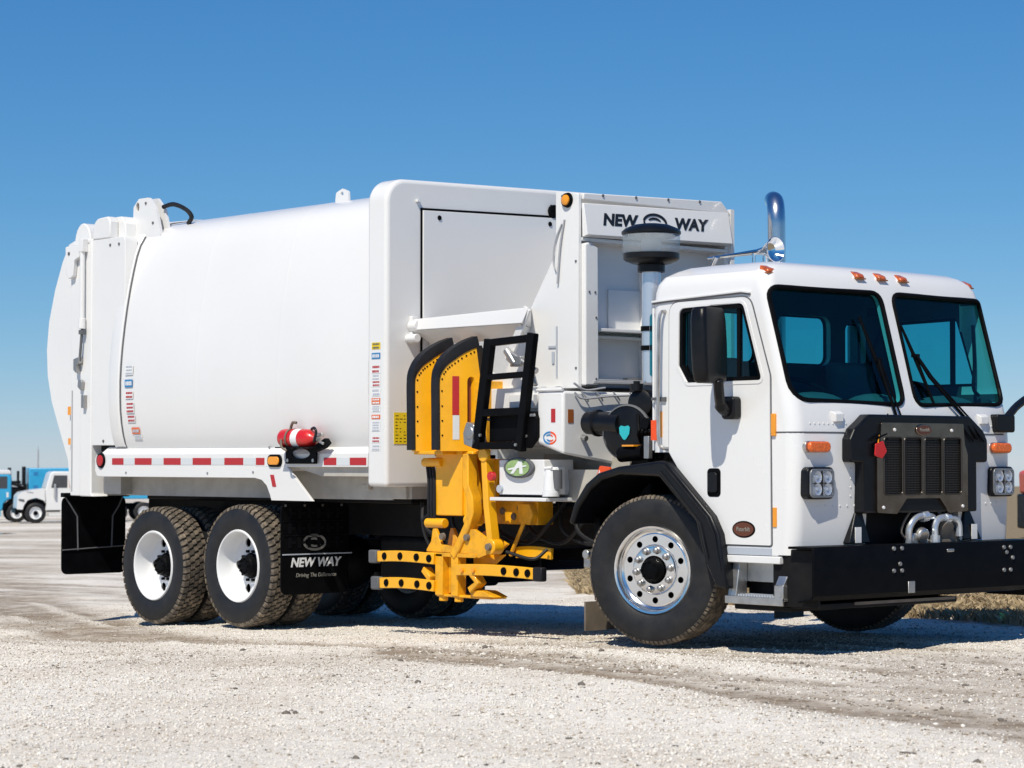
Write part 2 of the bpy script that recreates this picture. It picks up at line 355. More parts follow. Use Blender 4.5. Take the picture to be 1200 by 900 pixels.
def ground_material():
    m = bpy.data.materials.new('gravel'); m.use_nodes = True; n = m.node_tree.nodes; l = m.node_tree.links; p = n['Principled BSDF']
    p.inputs['Roughness'].default_value = 0.95; p.inputs['Specular IOR Level'].default_value = 0.15
    tc = n.new('ShaderNodeTexCoord')
    def noise(s, d=6, ro=0.6):
        q = n.new('ShaderNodeTexNoise'); q.inputs['Scale'].default_value = s; q.inputs['Detail'].default_value = d; q.inputs['Roughness'].default_value = ro
        l.new(tc.outputs['Object'], q.inputs['Vector']); return q.outputs[0]
    def ramp(src, *st):
        q = n.new('ShaderNodeValToRGB'); e = q.color_ramp.elements
        while len(e) < len(st): e.new(0.5)
        for k, (pos, c) in enumerate(st): e[k].position = pos; e[k].color = (*c, 1)
        l.new(src, q.inputs[0]); return q.outputs[0]
    def mix(fac, a, b, t='MIX'):
        q = n.new('ShaderNodeMix'); q.data_type = 'RGBA'; q.blend_type = t
        if isinstance(fac, float): q.inputs[0].default_value = fac
        else: l.new(fac, q.inputs[0])
        for s_, i in ((a, 6), (b, 7)):
            if isinstance(s_, tuple): q.inputs[i].default_value = (*s_, 1)
            else: l.new(s_, q.inputs[i])
        return q.outputs[2]
    def attr(nm): q = n.new('ShaderNodeAttribute'); q.attribute_name = nm; return q.outputs['Fac']
    def math_(op, a, b):
        q = n.new('ShaderNodeMath'); q.operation = op; q.use_clamp = True
        for s_, i in ((a, 0), (b, 1)):
            if isinstance(s_, (int, float)): q.inputs[i].default_value = s_
            else: l.new(s_, q.inputs[i])
        return q.outputs[0]
    vor = n.new('ShaderNodeTexVoronoi'); vor.inputs['Scale'].default_value = 38; l.new(tc.outputs['Object'], vor.inputs['Vector'])
    base = ramp(noise(0.55, 8, 0.62), (0.32, (0.64, 0.57, 0.48)), (0.50, (0.755, 0.705, 0.625)), (0.68, (0.82, 0.775, 0.705)))
    peb = ramp(vor.outputs['Color'], (0.1, (0.78, 0.765, 0.75)), (0.5, (0.96, 0.955, 0.95)), (0.9, (1.08, 1.08, 1.08)))
    base = mix(0.5, base, peb, 'MULTIPLY')
    pit_shade = ramp(noise(70, 5, 0.75), (0.30, (0.30, 0.265, 0.23)), (0.42, (1, 1, 1)))  # dark specks paint the tiny shadows between the gravel into the colour
    base = mix(0.75, base, pit_shade, 'MULTIPLY')
    dirtc = ramp(noise(7, 8, 0.7), (0.3, (0.16, 0.12, 0.082)), (0.55, (0.29, 0.23, 0.17)), (0.75, (0.45, 0.38, 0.30)))
    rm = math_('MULTIPLY', attr('rut'), ramp(noise(2.3, 8, 0.7), (0.34, (0.35,)*3), (0.58, (1.0,)*3)))
    c = mix(rm, base, dirtc)
    gr = ramp(noise(26, 7, 0.7), (0.3, (0.12, 0.09, 0.05)), (0.55, (0.27, 0.21, 0.13)), (0.75, (0.42, 0.34, 0.22)))
    c = mix(attr('grass'), c, gr); l.new(c, p.inputs['Base Color'])
    b1 = n.new('ShaderNodeBump'); b1.inputs['Strength'].default_value = 0.6; b1.inputs['Distance'].default_value = 0.012
    l.new(noise(60, 5, 0.75), b1.inputs['Height'])
    b2 = n.new('ShaderNodeBump'); b2.inputs['Strength'].default_value = 0.3; b2.inputs['Distance'].default_value = 0.02; b2.invert = True
    l.new(vor.outputs['Distance'], b2.inputs['Height']); l.new(b1.outputs[0], b2.inputs['Normal']); l.new(b2.outputs[0], p.inputs['Normal'])
    return m
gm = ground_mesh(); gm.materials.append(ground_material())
tag(obj('gravel_lot', gm), kind='structure')
GX = np.array([v.co[:] for v in gm.vertices]) if False else None

ICO = bmesh.new(); bmesh.ops.create_icosphere(ICO, subdivisions=1, radius=1.0)
ICV = np.array([v.co[:] for v in ICO.verts]); ICF = np.array([[v.index for v in f.verts] for f in ICO.faces]); ICO.free()
def fine_z(x, y):
    r = rut(x, y); under = np.clip(1.5-np.abs(y)/1.1, 0, 1)*((x > -8.5) & (x < 1.8))
    return ground_z(x, y)-0.022*np.clip(r, 0, 1)+((fbm(x, y, 1.1, 4, 1)-0.5)*0.045+(fbm(x, y, 6.0, 4, 2)-0.5)*0.020+(fbm(x, y, 17.0, 3, 4)-0.5)*0.010)*(1-under*0.7)-0.012
OCV = np.array([(1, 0, 0), (-1, 0, 0), (0, 1, 0), (0, -1, 0), (0, 0, 1), (0, 0, -1)], float); OCF = np.array([(0, 2, 4), (2, 1, 4), (1, 3, 4), (3, 0, 4), (2, 0, 5), (1, 2, 5), (3, 1, 5), (0, 3, 5)])
def stones(name, x, y, size, mats, mi, label, cat, flat=0.6, shape=None, jag=0.28):
    ICV, ICF = shape or (globals()['ICV'], globals()['ICF'])
    N = len(x); z = fine_z(x, y); V = ICV[None]*(1+jag*(rng.random((N, len(ICV), 1))-0.5)*2)
    V = V*np.stack([size*(0.7+0.6*rng.random(N)), size*(0.7+0.6*rng.random(N)), size*flat*(0.6+0.6*rng.random(N))], -1)[:, None, :]
    a = rng.random(N)*2*PI; ca, sa = np.cos(a)[:, None], np.sin(a)[:, None]
    vx = V[..., 0]*ca-V[..., 1]*sa; vy = V[..., 0]*sa+V[..., 1]*ca
    co = np.stack([vx+x[:, None], vy+y[:, None], V[..., 2]+(z+size*0.12)[:, None]], -1).reshape(-1, 3)
    f = (ICF[None]+(np.arange(N)*len(ICV))[:, None, None]).reshape(-1, 3)
    me = bpy.data.meshes.new(name); me.vertices.add(len(co)); me.vertices.foreach_set('co', co.ravel())
    me.loops.add(f.size); me.loops.foreach_set('vertex_index', f.ravel()); me.polygons.add(len(f))
    me.polygons.foreach_set('loop_start', np.arange(len(f))*3); me.polygons.foreach_set('loop_total', np.full(len(f), 3))
    for q in mats: me.materials.append(MATS[q])
    me.polygons.foreach_set('material_index', np.repeat(mi, len(ICF)).astype(np.int32)); me.update(); me.validate()
    return tag(obj(name, me), label, cat, kind='stuff')
mat('stone_a', (0.69, 0.645, 0.575), 0.95, spec=0.15, var=0.15, vscale=30); mat('stone_b', (0.50, 0.43, 0.35), 0.95, spec=0.15, var=0.15, vscale=30)
mat('stone_e', (0.28, 0.222, 0.163), 0.95, spec=0.15); mat('stone_c', (0.78, 0.74, 0.675), 0.95, spec=0.15); mat('stone_d', (0.16, 0.14, 0.12), 0.95, spec=0.15)
# pebbles on the part of the lot in front of the camera
FH = np.array([-math.sin(math.atan2(3150, 2800)), math.cos(math.atan2(3150, 2800))]); RT = np.array([FH[1], -FH[0]])
RT = np.array([0.66439, 0.74739])
def frustum_pts(N, d0, d1):
    d = np.sqrt(d0*d0+(d1*d1-d0*d0)*rng.random(N)); s = (rng.random(N)-0.5)*0.54*d
    return 11.87+FH[0]*d+RT[0]*s, -13.05+FH[1]*d+RT[1]*s
px, py = frustum_pts(325000, 7.2, 27); rr_ = rut(px, py); dd_ = np.hypot(px-11.87, py+13.05)
keep = (rr_*0.72 < rng.random(len(px))) & (py < grass_edge(px)-0.1) & (rng.random(len(px)) < np.clip((27-dd_)/10, 0, 1)); px, py, rr_ = px[keep], py[keep], rr_[keep]
sz = (0.0035+0.0065*rng.random(len(px))**2)*(0.8+0.5*fbm(px, py, 0.9, 2, 31))
stones('gravel_pebbles', px, py, sz, ['stone_a', 'stone_b', 'stone_c', 'stone_d', 'stone_e'], np.where(rr_*0.95+0.03 > rng.random(len(px)), rng.choice([1, 4], len(px), p=[0.4, 0.6]), rng.choice(4, len(px), p=[0.40, 0.13, 0.455, 0.015])), 'loose pale crushed limestone scattered over the lot', 'gravel', 0.7, (OCV, OCF), 0.4)
px, py = frustum_pts(2200, 7.2, 18); k = (fbm(px, py, 0.7, 3, 33) > 0.5); px, py = px[k], py[k]
stones('larger_stones', px, py, 0.007+0.012*rng.random(len(px))**3, ['stone_a', 'stone_b', 'stone_c'], rng.choice(3, len(px), p=[0.4, 0.3, 0.3]), 'larger tan and pale stones lying among the gravel', 'stones', 0.6, None, 0.4)
px, py = frustum_pts(420, 8, 17.5); k = rut(px, py)*0.8+0.12 > rng.random(len(px)); px, py = px[k], py[k]
n3 = len(px); px = np.concatenate([px, px+rng.normal(0, 0.02, n3), px+rng.normal(0, 0.03, n3)]); py = np.concatenate([py, py+rng.normal(0, 0.02, n3), py+rng.normal(0, 0.03, n3)])
stones('dark_clods', px, py, 0.006+0.016*rng.random(len(px))**3.0, ['stone_d', 'stone_b'], rng.choice(2, len(px), p=[0.8, 0.2]), 'dark dirt clods dropped along the wheel tracks', 'dirt clods', 0.75, None, 0.55)

# dry grass beyond the lot
def grass_mesh(N):
    x = np.concatenate([rng.uniform(-6, 8, N//2), rng.uniform(-22, -4, N//2)]); y = grass_edge(x)+rng.random(N)**1.5*9
    z = ground_z(x, y)+bank(x, y)+0.01; y = np.where(y < 60, y, 60)
    h = 0.015+0.05*rng.random(N); a = rng.random(N)*2*PI; w = 0.006+0.006*rng.random(N); lx = (rng.random(N)-0.5)*3.4*h; ly = (rng.random(N)-0.5)*3.4*h
    p0 = np.stack([x-np.cos(a)*w, y-np.sin(a)*w, z-0.04], -1); p1 = np.stack([x+np.cos(a)*w, y+np.sin(a)*w, z-0.04], -1)
    p2 = np.stack([x+lx*0.4+np.cos(a)*w*0.7, y+ly*0.4+np.sin(a)*w*0.7, z+h*0.6], -1); p3 = np.stack([x+lx, y+ly, z+h], -1)
    co = np.stack([p0, p1, p2, p3], 1).reshape(-1, 3); b = np.arange(N)*4
    f = np.concatenate([np.stack([b, b+1, b+2], -1), np.stack([b, b+2, b+3], -1)])
    me = bpy.data.meshes.new('dry_grass'); me.vertices.add(len(co)); me.vertices.foreach_set('co', co.ravel())
    me.loops.add(f.size); me.loops.foreach_set('vertex_index', f.ravel()); me.polygons.add(len(f))
    me.polygons.foreach_set('loop_start', np.arange(len(f))*3); me.polygons.foreach_set('loop_total', np.full(len(f), 3))
    me.polygons.foreach_set('material_index', np.tile(rng.choice(3, N, p=[0.5, 0.3, 0.2]), 2).astype(np.int32)); me.update(); me.validate(); return me
for q, c in (('straw', (0.44, 0.345, 0.215)), ('straw_b', (0.31, 0.235, 0.14)), ('straw_c', (0.38, 0.30, 0.19))): mat(q, c, 0.9, spec=0.1)
gme = grass_mesh(90000)
for q in ('straw', 'straw_b', 'straw_c'): gme.materials.append(MATS[q])
tag(obj('dry_grass', gme), 'short dry tan grass on the verge behind the truck', 'grass', kind='stuff')

# ================================================================== THE TRUCK
T = thing('garbage_truck', 'white side loading garbage truck with yellow lift arm', 'garbage truck')

# ---- chassis -----------------------------------------------------
mb = MB()
for s in (-1, 1): mb.box(-7.5, 1.25, s*0.43-0.045, s*0.43+0.045, 0.66, 0.93)
for x in (-7.2, -5.6, -4.0, -2.6, -1.2, 0.6): mb.box(x-0.06, x+0.06, -0.42, 0.42, 0.70, 0.90)
mb.box(-7.1, -3.2, -0.75, 0.75, 0.935, 1.08)
chassis = mb.build('chassis', 'chassis', T, 0.008)
mb = MB()
for x, z in ((-6.29, 0.355), (-4.98, 0.39)):
    mb.cyl((x, -0.95, z), (x, 0.95, z), 0.10, n=16); mb.sph((x, 0, z), 0.24, 0.24, 0.24)
    for s in (-1, 1): mb.box(x-0.5, x+0.5, s*0.5-0.04, s*0.5+0.04, z+0.10, z+0.19); mb.cyl((x+0.2, s*0.62, z+0.12), (x+0.42, s*0.62, z+0.12), 0.11, n=14)
mb.cyl((0, -0.9, 0.47), (0, 0.9, 0.47), 0.07, n=12)
mb.cyl((-4.9, 0, 0.45), (-0.6, 0, 0.75), 0.055, n=12)
mb.build('axle', 'chassis', chassis)
mb = MB(); mb.box(-0.95, 0.75, -0.42, 0.42, 0.55, 1.22); mb.box(-1.1, -0.6, -0.6, 0.55, 0.6, 1.35)
mb.cyl((-0.5, -0.45, 0.55), (0.4, -0.45, 0.55), 0.16, n=16)
mb.build('engine', 'chassis', chassis, 0.03)
mb = MB(); mb.box(-4.15, -3.0, 0.50, 1.12, 0.36, 0.92); mb.build('fuel_tank', 'chassis', chassis, 0.08, seg=4)
mb = MB(); mb.box(-3.95, -2.95, -0.49, 0.48, 0.28, 0.66); mb.build('dark_filler', 'chassis', chassis, 0.05, seg=3)  # black box added to keep the gap under the body dark
mb = MB(); mb.box(-2.9, -1.2, 0.55, 1.1, 0.45, 0.98); mb.build('battery_box', 'chassis', chassis, 0.03)
mb = MB()
for k in range(7):
    y = -0.80+0.06*(k % 3); x0 = -3.0+0.3*k
    mb.tube(spline([(x0, y, 0.95), (x0+0.1, y-0.05, 0.75), (x0+0.35, y+0.02, 0.66), (x0+0.6, y, 0.8), (x0+0.7, y+0.1, 0.98)], 5), 0.016, 6)
mb.build('hydraulic_hose', 'rubber', chassis)
mb = MB(); mb.box(-0.95, -0.85, -0.95, -0.55, 0.50, 0.62); mb.cyl((-0.9, -0.98, 0.60), (-0.9, -0.90, 0.60), 0.035); mb.cyl((-0.82, -0.97, 0.53), (-0.82, -0.9, 0.53), 0.022)
mb.build('valve', 'alu', chassis, 0.006)

# ---- wheels -----------------------------------------------------
def ring_holes(r0, r1, holes_r, hr, n, h, mb, mi=0, hn=12, depth=0.03, dmi=1):
    outer = [(r1*math.cos(2*PI*i/60), r1*math.sin(2*PI*i/60)) for i in range(60)]
    inner = [(r0*math.cos(2*PI*i/40), r0*math.sin(2*PI*i/40)) for i in range(40)]
    hs = []
    for k in range(n):
        a = 2*PI*(k+0.5)/n; c = (holes_r*math.cos(a), holes_r*math.sin(a))
        hs.append([(c[0]+hr*math.cos(2*PI*i/hn), c[1]+hr*math.sin(2*PI*i/hn)) for i in range(hn)])
    mb.plate(outer, [inner]+hs, 'y', -h, -h+0.012, mi)
OUT = (0, -1, 0)                                     # wheels are built facing -Y
def tyre_mesh(kind):
    mb = MB()
    if kind == 'steer':
        prof = [(0.300, -0.118), (0.335, -0.140), (0.40, -0.150), (0.46, -0.148), (0.498, -0.138), (0.512, -0.128)]
        mb.lathe(prof, (0, 0, 0), OUT, 72, 0); mb.lathe([(r, -h) for r, h in prof], (0, 0, 0), OUT, 72, 0)
        tp = [(0.512, -0.128)]
        for g in (-0.080, -0.030, 0.030, 0.080): tp += [(0.525, g-0.008), (0.511, g-0.005), (0.511, g+0.005), (0.525, g+0.008)]
        tp.append((0.512, 0.128)); mb.lathe(tp, (0, 0, 0), OUT, 72, 1)
        for k in range(90):
            a = 2*PI*k/90; c, s_ = math.cos(a), math.sin(a); t = (-s_, c)
            for sg in (-1, 1):
                p = []
                for rr, hh in ((0.497, 0.141), (0.516, 0.128), (0.526, 0.105), (0.505, 0.105)):
                    for w in (-0.0115, 0.0115): p.append((c*rr+t[0]*w, sg*hh, s_*rr+t[1]*w))
                mb.add(p, [(0, 1, 3, 2), (2, 3, 5, 4), (4, 5, 7, 6), (6, 7, 1, 0), (0, 2, 4, 6), (1, 7, 5, 3)], 1)
    else:
        prof = [(0.300, -0.112), (0.335, -0.130), (0.40, -0.138), (0.455, -0.134), (0.488, -0.124), (0.503, -0.114)]
        mb.lathe(prof, (0, 0, 0), OUT, 64, 0); mb.lathe([(r, -h) for r, h in prof], (0, 0, 0), OUT, 64, 0)
        mb.lathe([(0.503, -0.114), (0.506, 0), (0.503, 0.114)], (0, 0, 0), OUT, 64, 1)
        rows = [(-0.098, 0.040, 0, 52), (-0.048, 0.040, 0.5, 52), (0.0, 0.040, 0, 52), (0.048, 0.040, 0.5, 52), (0.098, 0.040, 0, 52)]
        for h0, w, ph, cnt in rows:
            for k in range(cnt):
                a = 2*PI*(k+ph)/cnt; da = 2*PI/cnt*0.34; edge = abs(h0) > 0.09; sg = 1 if h0 > 0 else -1; p = []
                for sk, aa in ((-1, a-da), (1, a+da)):
                    for rr in (0.498, 0.526):
                        for hh in (h0-w/2, h0+w/2):
                            rq = rr; hq = hh
                            if edge and hh*sg > 0.11: rq = rr-0.010; hq = hh+sg*(0.010 if rr < 0.51 else 0.002)
                            tw = 0.10*(hh-h0)/w*2*PI/cnt*2.2
                            p.append((rq*math.cos(aa+tw), hq, rq*math.sin(aa+tw)))
                mb.add(p, [(0, 1, 3, 2), (4, 6, 7, 5), (0, 4, 5, 1), (2, 3, 7, 6), (0, 2, 6, 4), (1, 5, 7, 3)], 1)
    return mb.mesh('tyre', ['tyre', 'tread'], 30)
tyre_s, tyre_d = tyre_mesh('steer'), tyre_mesh('drive')
mb = MB()                                            # polished steer wheel
mb.lathe([(0.285, -0.10), (0.300, -0.112), (0.312, -0.10), (0.29, -0.06), (0.27, 0.0), (0.285, 0.09), (0.302, 0.118), (0.314, 0.128), (0.306, 0.139), (0.292, 0.137), (0.281, 0.125), (0.270, 0.098), (0.258, 0.090), (0.250, 0.092)], (0, 0, 0), OUT, 64)
ring_holes(0.178, 0.250, 0.214, 0.023, 10, 0.092, mb)
mb.lathe([(0.178, 0.092), (0.174, 0.102), (0.165, 0.110), (0.150, 0.112), (0.10, 0.112), (0.095, 0.10)], (0, 0, 0), OUT, 64)
rim_s = mb.mesh('wheel', ['alloy'], 30)
mb = MB(); mb.lathe([(0.262, 0.03), (0.05, 0.03)], (0, 0, 0), OUT, 32); dark_s = mb.mesh('backing', ['chassis'])
mb = MB(); mb.lathe([(0.090, 0.10), (0.090, 0.125), (0.080, 0.135), (0.076, 0.165), (0.064, 0.178), (0.030, 0.182), (0.001, 0.182)], (0, 0, 0), OUT, 28)
for k in range(8): a = 2*PI*k/8; mb.cyl((0.06*math.cos(a), -0.17, 0.06*math.sin(a)), (0.06*math.cos(a), -0.188, 0.06*math.sin(a)), 0.009, n=6)
hub_s = mb.mesh('hub', ['black'])
mb = MB(); mb.lathe([(0.027, 0.108), (0.027, 0.116), (0.020, 0.122), (0.019, 0.145), (0.010, 0.151), (0.001, 0.152)], (0, 0, 0), OUT, 8); nut_m = mb.mesh('lug_nut', ['steel'])
mb = MB()                                            # white dished drive wheel
mb.lathe([(0.285, -0.09), (0.300, -0.106), (0.312, -0.095), (0.28, -0.05), (0.285, 0.09), (0.302, 0.112), (0.313, 0.120), (0.306, 0.131), (0.295, 0.129), (0.287, 0.112), (0.280, 0.040), (0.272, 0.000), (0.262, -0.022), (0.254, -0.030)], (0, 0, 0), OUT, 56)
ring_holes(0.158, 0.254, 0.207, 0.040, 5, -0.030, mb, hn=18)
mb.lathe([(0.158, -0.030), (0.150, -0.022), (0.09, -0.022)], (0, 0, 0), OUT, 48)
rim_d = mb.mesh('wheel', ['labelwhite'], 30)
mb = MB(); mb.lathe([(0.262, -0.10), (0.02, -0.10)], (0, 0, 0), OUT, 32); dark_d = mb.mesh('brake_drum', ['chassis'])
mb = MB(); mb.lathe([(0.112, -0.024), (0.110, -0.012), (0.098, -0.008), (0.090, 0.035), (0.078, 0.045), (0.074, 0.060), (0.001, 0.064)], (0, 0, 0), OUT, 28)
for k in range(10): a = 2*PI*k/10; mb.cyl((0.128*math.cos(a), 0.020, 0.128*math.sin(a)), (0.128*math.cos(a), -0.004, 0.128*math.sin(a)), 0.014, n=6)
for k in range(8): a = 2*PI*k/8; mb.cyl((0.058*math.cos(a), -0.055, 0.058*math.sin(a)), (0.058*math.cos(a), -0.074, 0.058*math.sin(a)), 0.010, n=6)
hub_d = mb.mesh('hub', ['black'])
def place_wheel(kind, x, y, z, rz, outer=True):
    w = obj('wheel', rim_s if kind == 'steer' else rim_d, T); w.location = (x, y, z); w.rotation_euler = (0, 0, rz)
    def sub(nm, me, loc=(0, 0, 0), spin=0):
        o = obj(nm, me, w); o.location = loc; o.rotation_euler = (0, spin, 0)
    sub('tyre', tyre_s if kind == 'steer' else tyre_d, spin=random.random())
    if outer:
        sub('brake_drum', dark_s if kind == 'steer' else dark_d); sub('hub', hub_s if kind == 'steer' else hub_d)
        if kind == 'steer':
            for k in range(10): a = 2*PI*k/10+0.12; sub('lug_nut', nut_m, (0.139*math.cos(a), 0.0, 0.139*math.sin(a)))
    return w
ST = R(15.5)
place_wheel('steer', -0.04, -1.052, 0.522, ST); place_wheel('steer', -0.02, 1.052, 0.518, PI+ST)
for x, z in ((-6.29, 0.350), (-4.98, 0.388)):
    place_wheel('drive', x, -1.085, z, 0); place_wheel('drive', x, -0.765, z, 0, False)
    place_wheel('drive', x, 1.085, z, PI); place_wheel('drive', x, 0.765, z, PI, False)

# ---- body barrel ------------------------------------------------
SEC = [(1.400, 1.170), (1.44, 1.190), (1.52, 1.212), (1.62, 1.230), (1.74, 1.243), (1.86, 1.247), (2.0, 1.247), (2.15, 1.240), (2.32, 1.225), (2.5, 1.203), (2.68, 1.176), (2.86, 1.143), (3.02, 1.108), (3.16, 1.072), (3.26, 1.035), (3.34, 0.985), (3.40, 0.92), (3.45, 0.82), (3.49, 0.68), (3.53, 0.42), (3.55, 0.0)]
def bar_y(z): return lerp_tab([(a, b) for a, b in SEC], z)
def ring(x, k=1.0, dz=0.0):
    r = [(x, -b*k, a+dz) for a, b in SEC]; return r+[(x, b*k, a+dz) for a, b in reversed(SEC[:-1])]
BX0, BX1 = -6.78, -3.14
mb = MB(); mb.loft([ring(x, 1+0.004*math.sin(PI*(x-BX0)/(BX1-BX0))) for x in np.linspace(BX0, BX1, 9)])
body = mb.build('body', 'white', T, ang=40)
mb = MB(); mb.loft([ring(-6.792, 1.006, 0.008), ring(-6.772, 1.006, 0.008)]); mb.build('seam', 'greyline', body)
for xw in (-5.57, -4.36):
    mb = MB(); mb.loft([ring(xw-0.012, 1.003), ring(xw-0.004, 1.0045, 0.001), ring(xw+0.004, 1.0045, 0.001), ring(xw+0.012, 1.003)]); mb.build('weld_seam', 'white', body)
mb = MB(); mb.loft([ring(-6.96, 1.012, 0.012), ring(-6.93, 1.018, 0.018), ring(-6.80, 1.018, 0.018), ring(-6.788, 1.010, 0.012)]); mb.build('rear_ring', 'white', body)
# front frame: rounded arch with header
fo = [(-1.25, 1.08), (-1.25, 3.30)]; 
def arch(hw, z0, zt, r, n=8):
    p = [(-hw, z0), (-hw, zt-r)]
    p += [(-hw+r-r*math.cos(PI/2*i/n), zt-r+r*math.sin(PI/2*i/n)) for i in range(1, n+1)]
    p += [(-a, b+0.045) for a, b in reversed(p)]
    p[-1] = (hw, z0); return p
mb = MB(); mb.prism(arch(1.25, 1.08, 3.535, 0.19), 'x', -3.15, -2.90)
ff = mb.build('front_frame', 'white', body, 0.035, ang=50, seg=4)
mb = MB(); mb.plate([(-0.905, 1.5), (-0.905, 3.315), (0.66, 3.352), (0.66, 1.5)], [[(-0.888, 1.52), (0.65, 1.52), (0.65, 3.334), (-0.888, 3.298)]], 'x', -2.899, -2.893)
mb.build('panel_gap', 'black', body)
mb = MB(); mb.prism([(-0.885, 1.5), (0.66, 1.5), (0.66, 3.331), (-0.885, 3.295)], 'x', -2.92, -2.882); mb.build('packer_panel', 'white', body, 0.003)
bolts('bolt', [(-2.881, -0.72, 3.245), (-2.881, 0.49, 3.275), (-2.896, 0.52, 3.42)], (1, 0, 0), 0.022, 0.006, 'black', body)
mb = MB(); mb.cyl((-2.899, 0.535, 3.385), (-2.875, 0.535, 3.385), 0.055, n=20); mb.tube([(-2.87, 0.54, 3.385), (-2.82, 0.6, 3.385), (-2.80, 0.66, 3.38)], 0.016); mb.build('grommet', 'black', body)
mb = MB(); mb.box(-2.899, -2.87, -0.955, -0.92, 3.36, 3.38); mb.build('weld_tab', 'white', body)
for y0, z0 in ((-1.15, 3.37), ): pass
# lifting eyes on top of the barrel
for x, y in ((-4.3, -0.62), (-4.3, 0.62)):
    mb = MB(); mb.plate(rpoly([(x-0.09, 3.44), (x+0.11, 3.44), (x+0.10, 3.58), (x+0.02, 3.61), (x-0.07, 3.58)], 0.03), [[(x+0.015+0.02*math.cos(-2*PI*i/10), 3.565+0.02*math.sin(-2*PI*i/10)) for i in range(10)]], 'y', y-0.01, y+0.01); mb.build('lifting_eye', 'white', body)
# lower side rails with the slope up to the barrel
for s in (-1, 1):
    mb = MB()
    pr = [(s*1.235, 1.165), (s*1.235, 1.335), (s*1.225, 1.352), (s*1.12, 1.45), (s*1.05, 1.45), (s*1.05, 1.165)]
    mb.prism([(s*1.235, 1.142), (s*1.235, 1.345), (s*1.222, 1.362), (s*1.10, 1.452), (s*1.02, 1.452), (s*1.02, 1.30), (s*1.205, 1.25), (s*1.205, 1.142)], 'x', -7.13, -4.70)
    mb.prism([(s*1.235, 1.236), (s*1.235, 1.345), (s*1.222, 1.362), (s*1.10, 1.452), (s*1.02, 1.452), (s*1.02, 1.20), (s*1.205, 1.236)], 'x', -4.2397, -3.16)
    mb.prism([(s*1.235, 1.236), (s*1.235, 1.345), (s*1.222, 1.362), (s*1.10, 1.452), (s*1.02, 1.452), (s*1.02, 1.20), (s*1.205, 1.236)], 'x', -4.70, -4.2397)
    rail = mb.build('side_rail', 'white', body, 0.004)
    mb = MB(); mb.prism([(-7.23, 1.20), (-7.20, 1.148), (-7.13, 1.142), (-7.13, 1.342), (-7.20, 1.342), (-7.23, 1.31)], 'y', s*1.235, s*1.10); mb.build('rail_end', 'white', body, 0.004)
    mb = MB(); mb.prism([(-4.702, 1.1425), (-4.60, 1.125), (-4.53, 1.08), (-4.48, 1.0), (-4.46, 0.955), (-3.885, 0.955), (-4.24, 1.238), (-4.702, 1.238)], 'y', s*1.2345, s*1.21); mb.build('fender_drop', 'white', body, 0.003)
    mb = MB(); mb.box(-7.1, -3.16, s*0.98, s*0.96, 0.97, 1.30); mb.build('inner_skirt', 'shadewhite', body)
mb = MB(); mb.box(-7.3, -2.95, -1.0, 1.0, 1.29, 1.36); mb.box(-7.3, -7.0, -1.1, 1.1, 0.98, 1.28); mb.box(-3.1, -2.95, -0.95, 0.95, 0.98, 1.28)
mb.build('floor_frame', 'shadewhite', body)
# shaded corner brace under the rail by the front frame
mb = MB(); mb.prism([(-4.18, 1.235), (-3.16, 1.235), (-3.16, 1.16), (-3.80, 1.16)], 'y', -1.20, -1.02); mb.build('gusset', 'shadewhite', body, 0.003)
mb = MB(); mb.box(-3.55, -2.98, -0.985, -0.93, 0.98, 1.10); mb.cyl((-3.42, -1.02, 1.12), (-3.42, -0.95, 1.12), 0.04); mb.box(-3.44, -3.41, -1.03, -0.99, 1.05, 1.20); mb.build('hinge_block', 'shadewhite', body, 0.008)
# conspicuity tape
xs_t = -6.95
for k, (a, b) in enumerate([(133, 147), (160, 180), (193.5, 214), (228, 250), (265, 287), (301, 314), (381, 395), (412, 431)]): pass
def rail_x(u): return lerp_tab([(113, -7.232), (133, -6.938), (200, -5.997), (280, -4.951), (300, -4.701), (338, -4.24), (368, -3.885), (430, -3.17)], u)
segs = [(133, 147, 0), (147, 160, 1), (160, 180, 0), (180, 193.5, 1), (193.5, 214, 0), (214, 228, 1), (228, 250, 0), (250, 265, 1), (265, 287, 0), (287, 301.5, 1), (301.5, 312, 0), (381, 396, 0), (396, 411, 1), (411, 430, 0)]
for a, b, c in segs:
    mb = MB(); mb.box(rail_x(a)+0.003, rail_x(b)-0.003, -1.2375, -1.234, 1.252, 1.312); mb.build('reflective_tape', 'silvertape' if c else 'redtape', body)
mb = MB(); x = rail_x(120.5); mb.cyl((x, -1.234, 1.29), (x, -1.25, 1.29), 0.073, 0.065, n=24); lm = mb.build('marker_light', 'black', body)
mb = MB(); mb.lathe([(0.052, 0), (0.050, 0.006), (0.035, 0.010), (0.001, 0.012)], (x, -1.249, 1.29), OUT, 24); mb.build('lens', 'redtape', body)
x = rail_x(324.5); mb = MB(); mb.prism(rrect(x-0.10, x+0.10, 1.235, 1.34, 0.05), 'y', -1.234, -1.25); mb.build('marker_light', 'black', body, 0.004)
mb = MB(); mb.prism(rrect(x-0.078, x+0.078, 1.253, 1.322, 0.034), 'y', -1.2495, -1.263); mb.build('lens', 'amber', body, 0.005)
mb = MB(); mb.add([(rail_x(322)+dx+sk, -1.238, z) for z, sk in ((1.17, -0.02), (1.07, 0.015)) for dx in (-0.022, 0.03)]+[(rail_x(322)+dx+sk, -1.234, z) for z, sk in ((1.17, -0.02), (1.07, 0.015)) for dx in (-0.022, 0.03)], [(0, 1, 3, 2), (4, 6, 7, 5), (0, 4, 5, 1), (2, 3, 7, 6), (0, 2, 6, 4), (1, 5, 7, 3)]); mb.build('reflector', 'redtape', body)
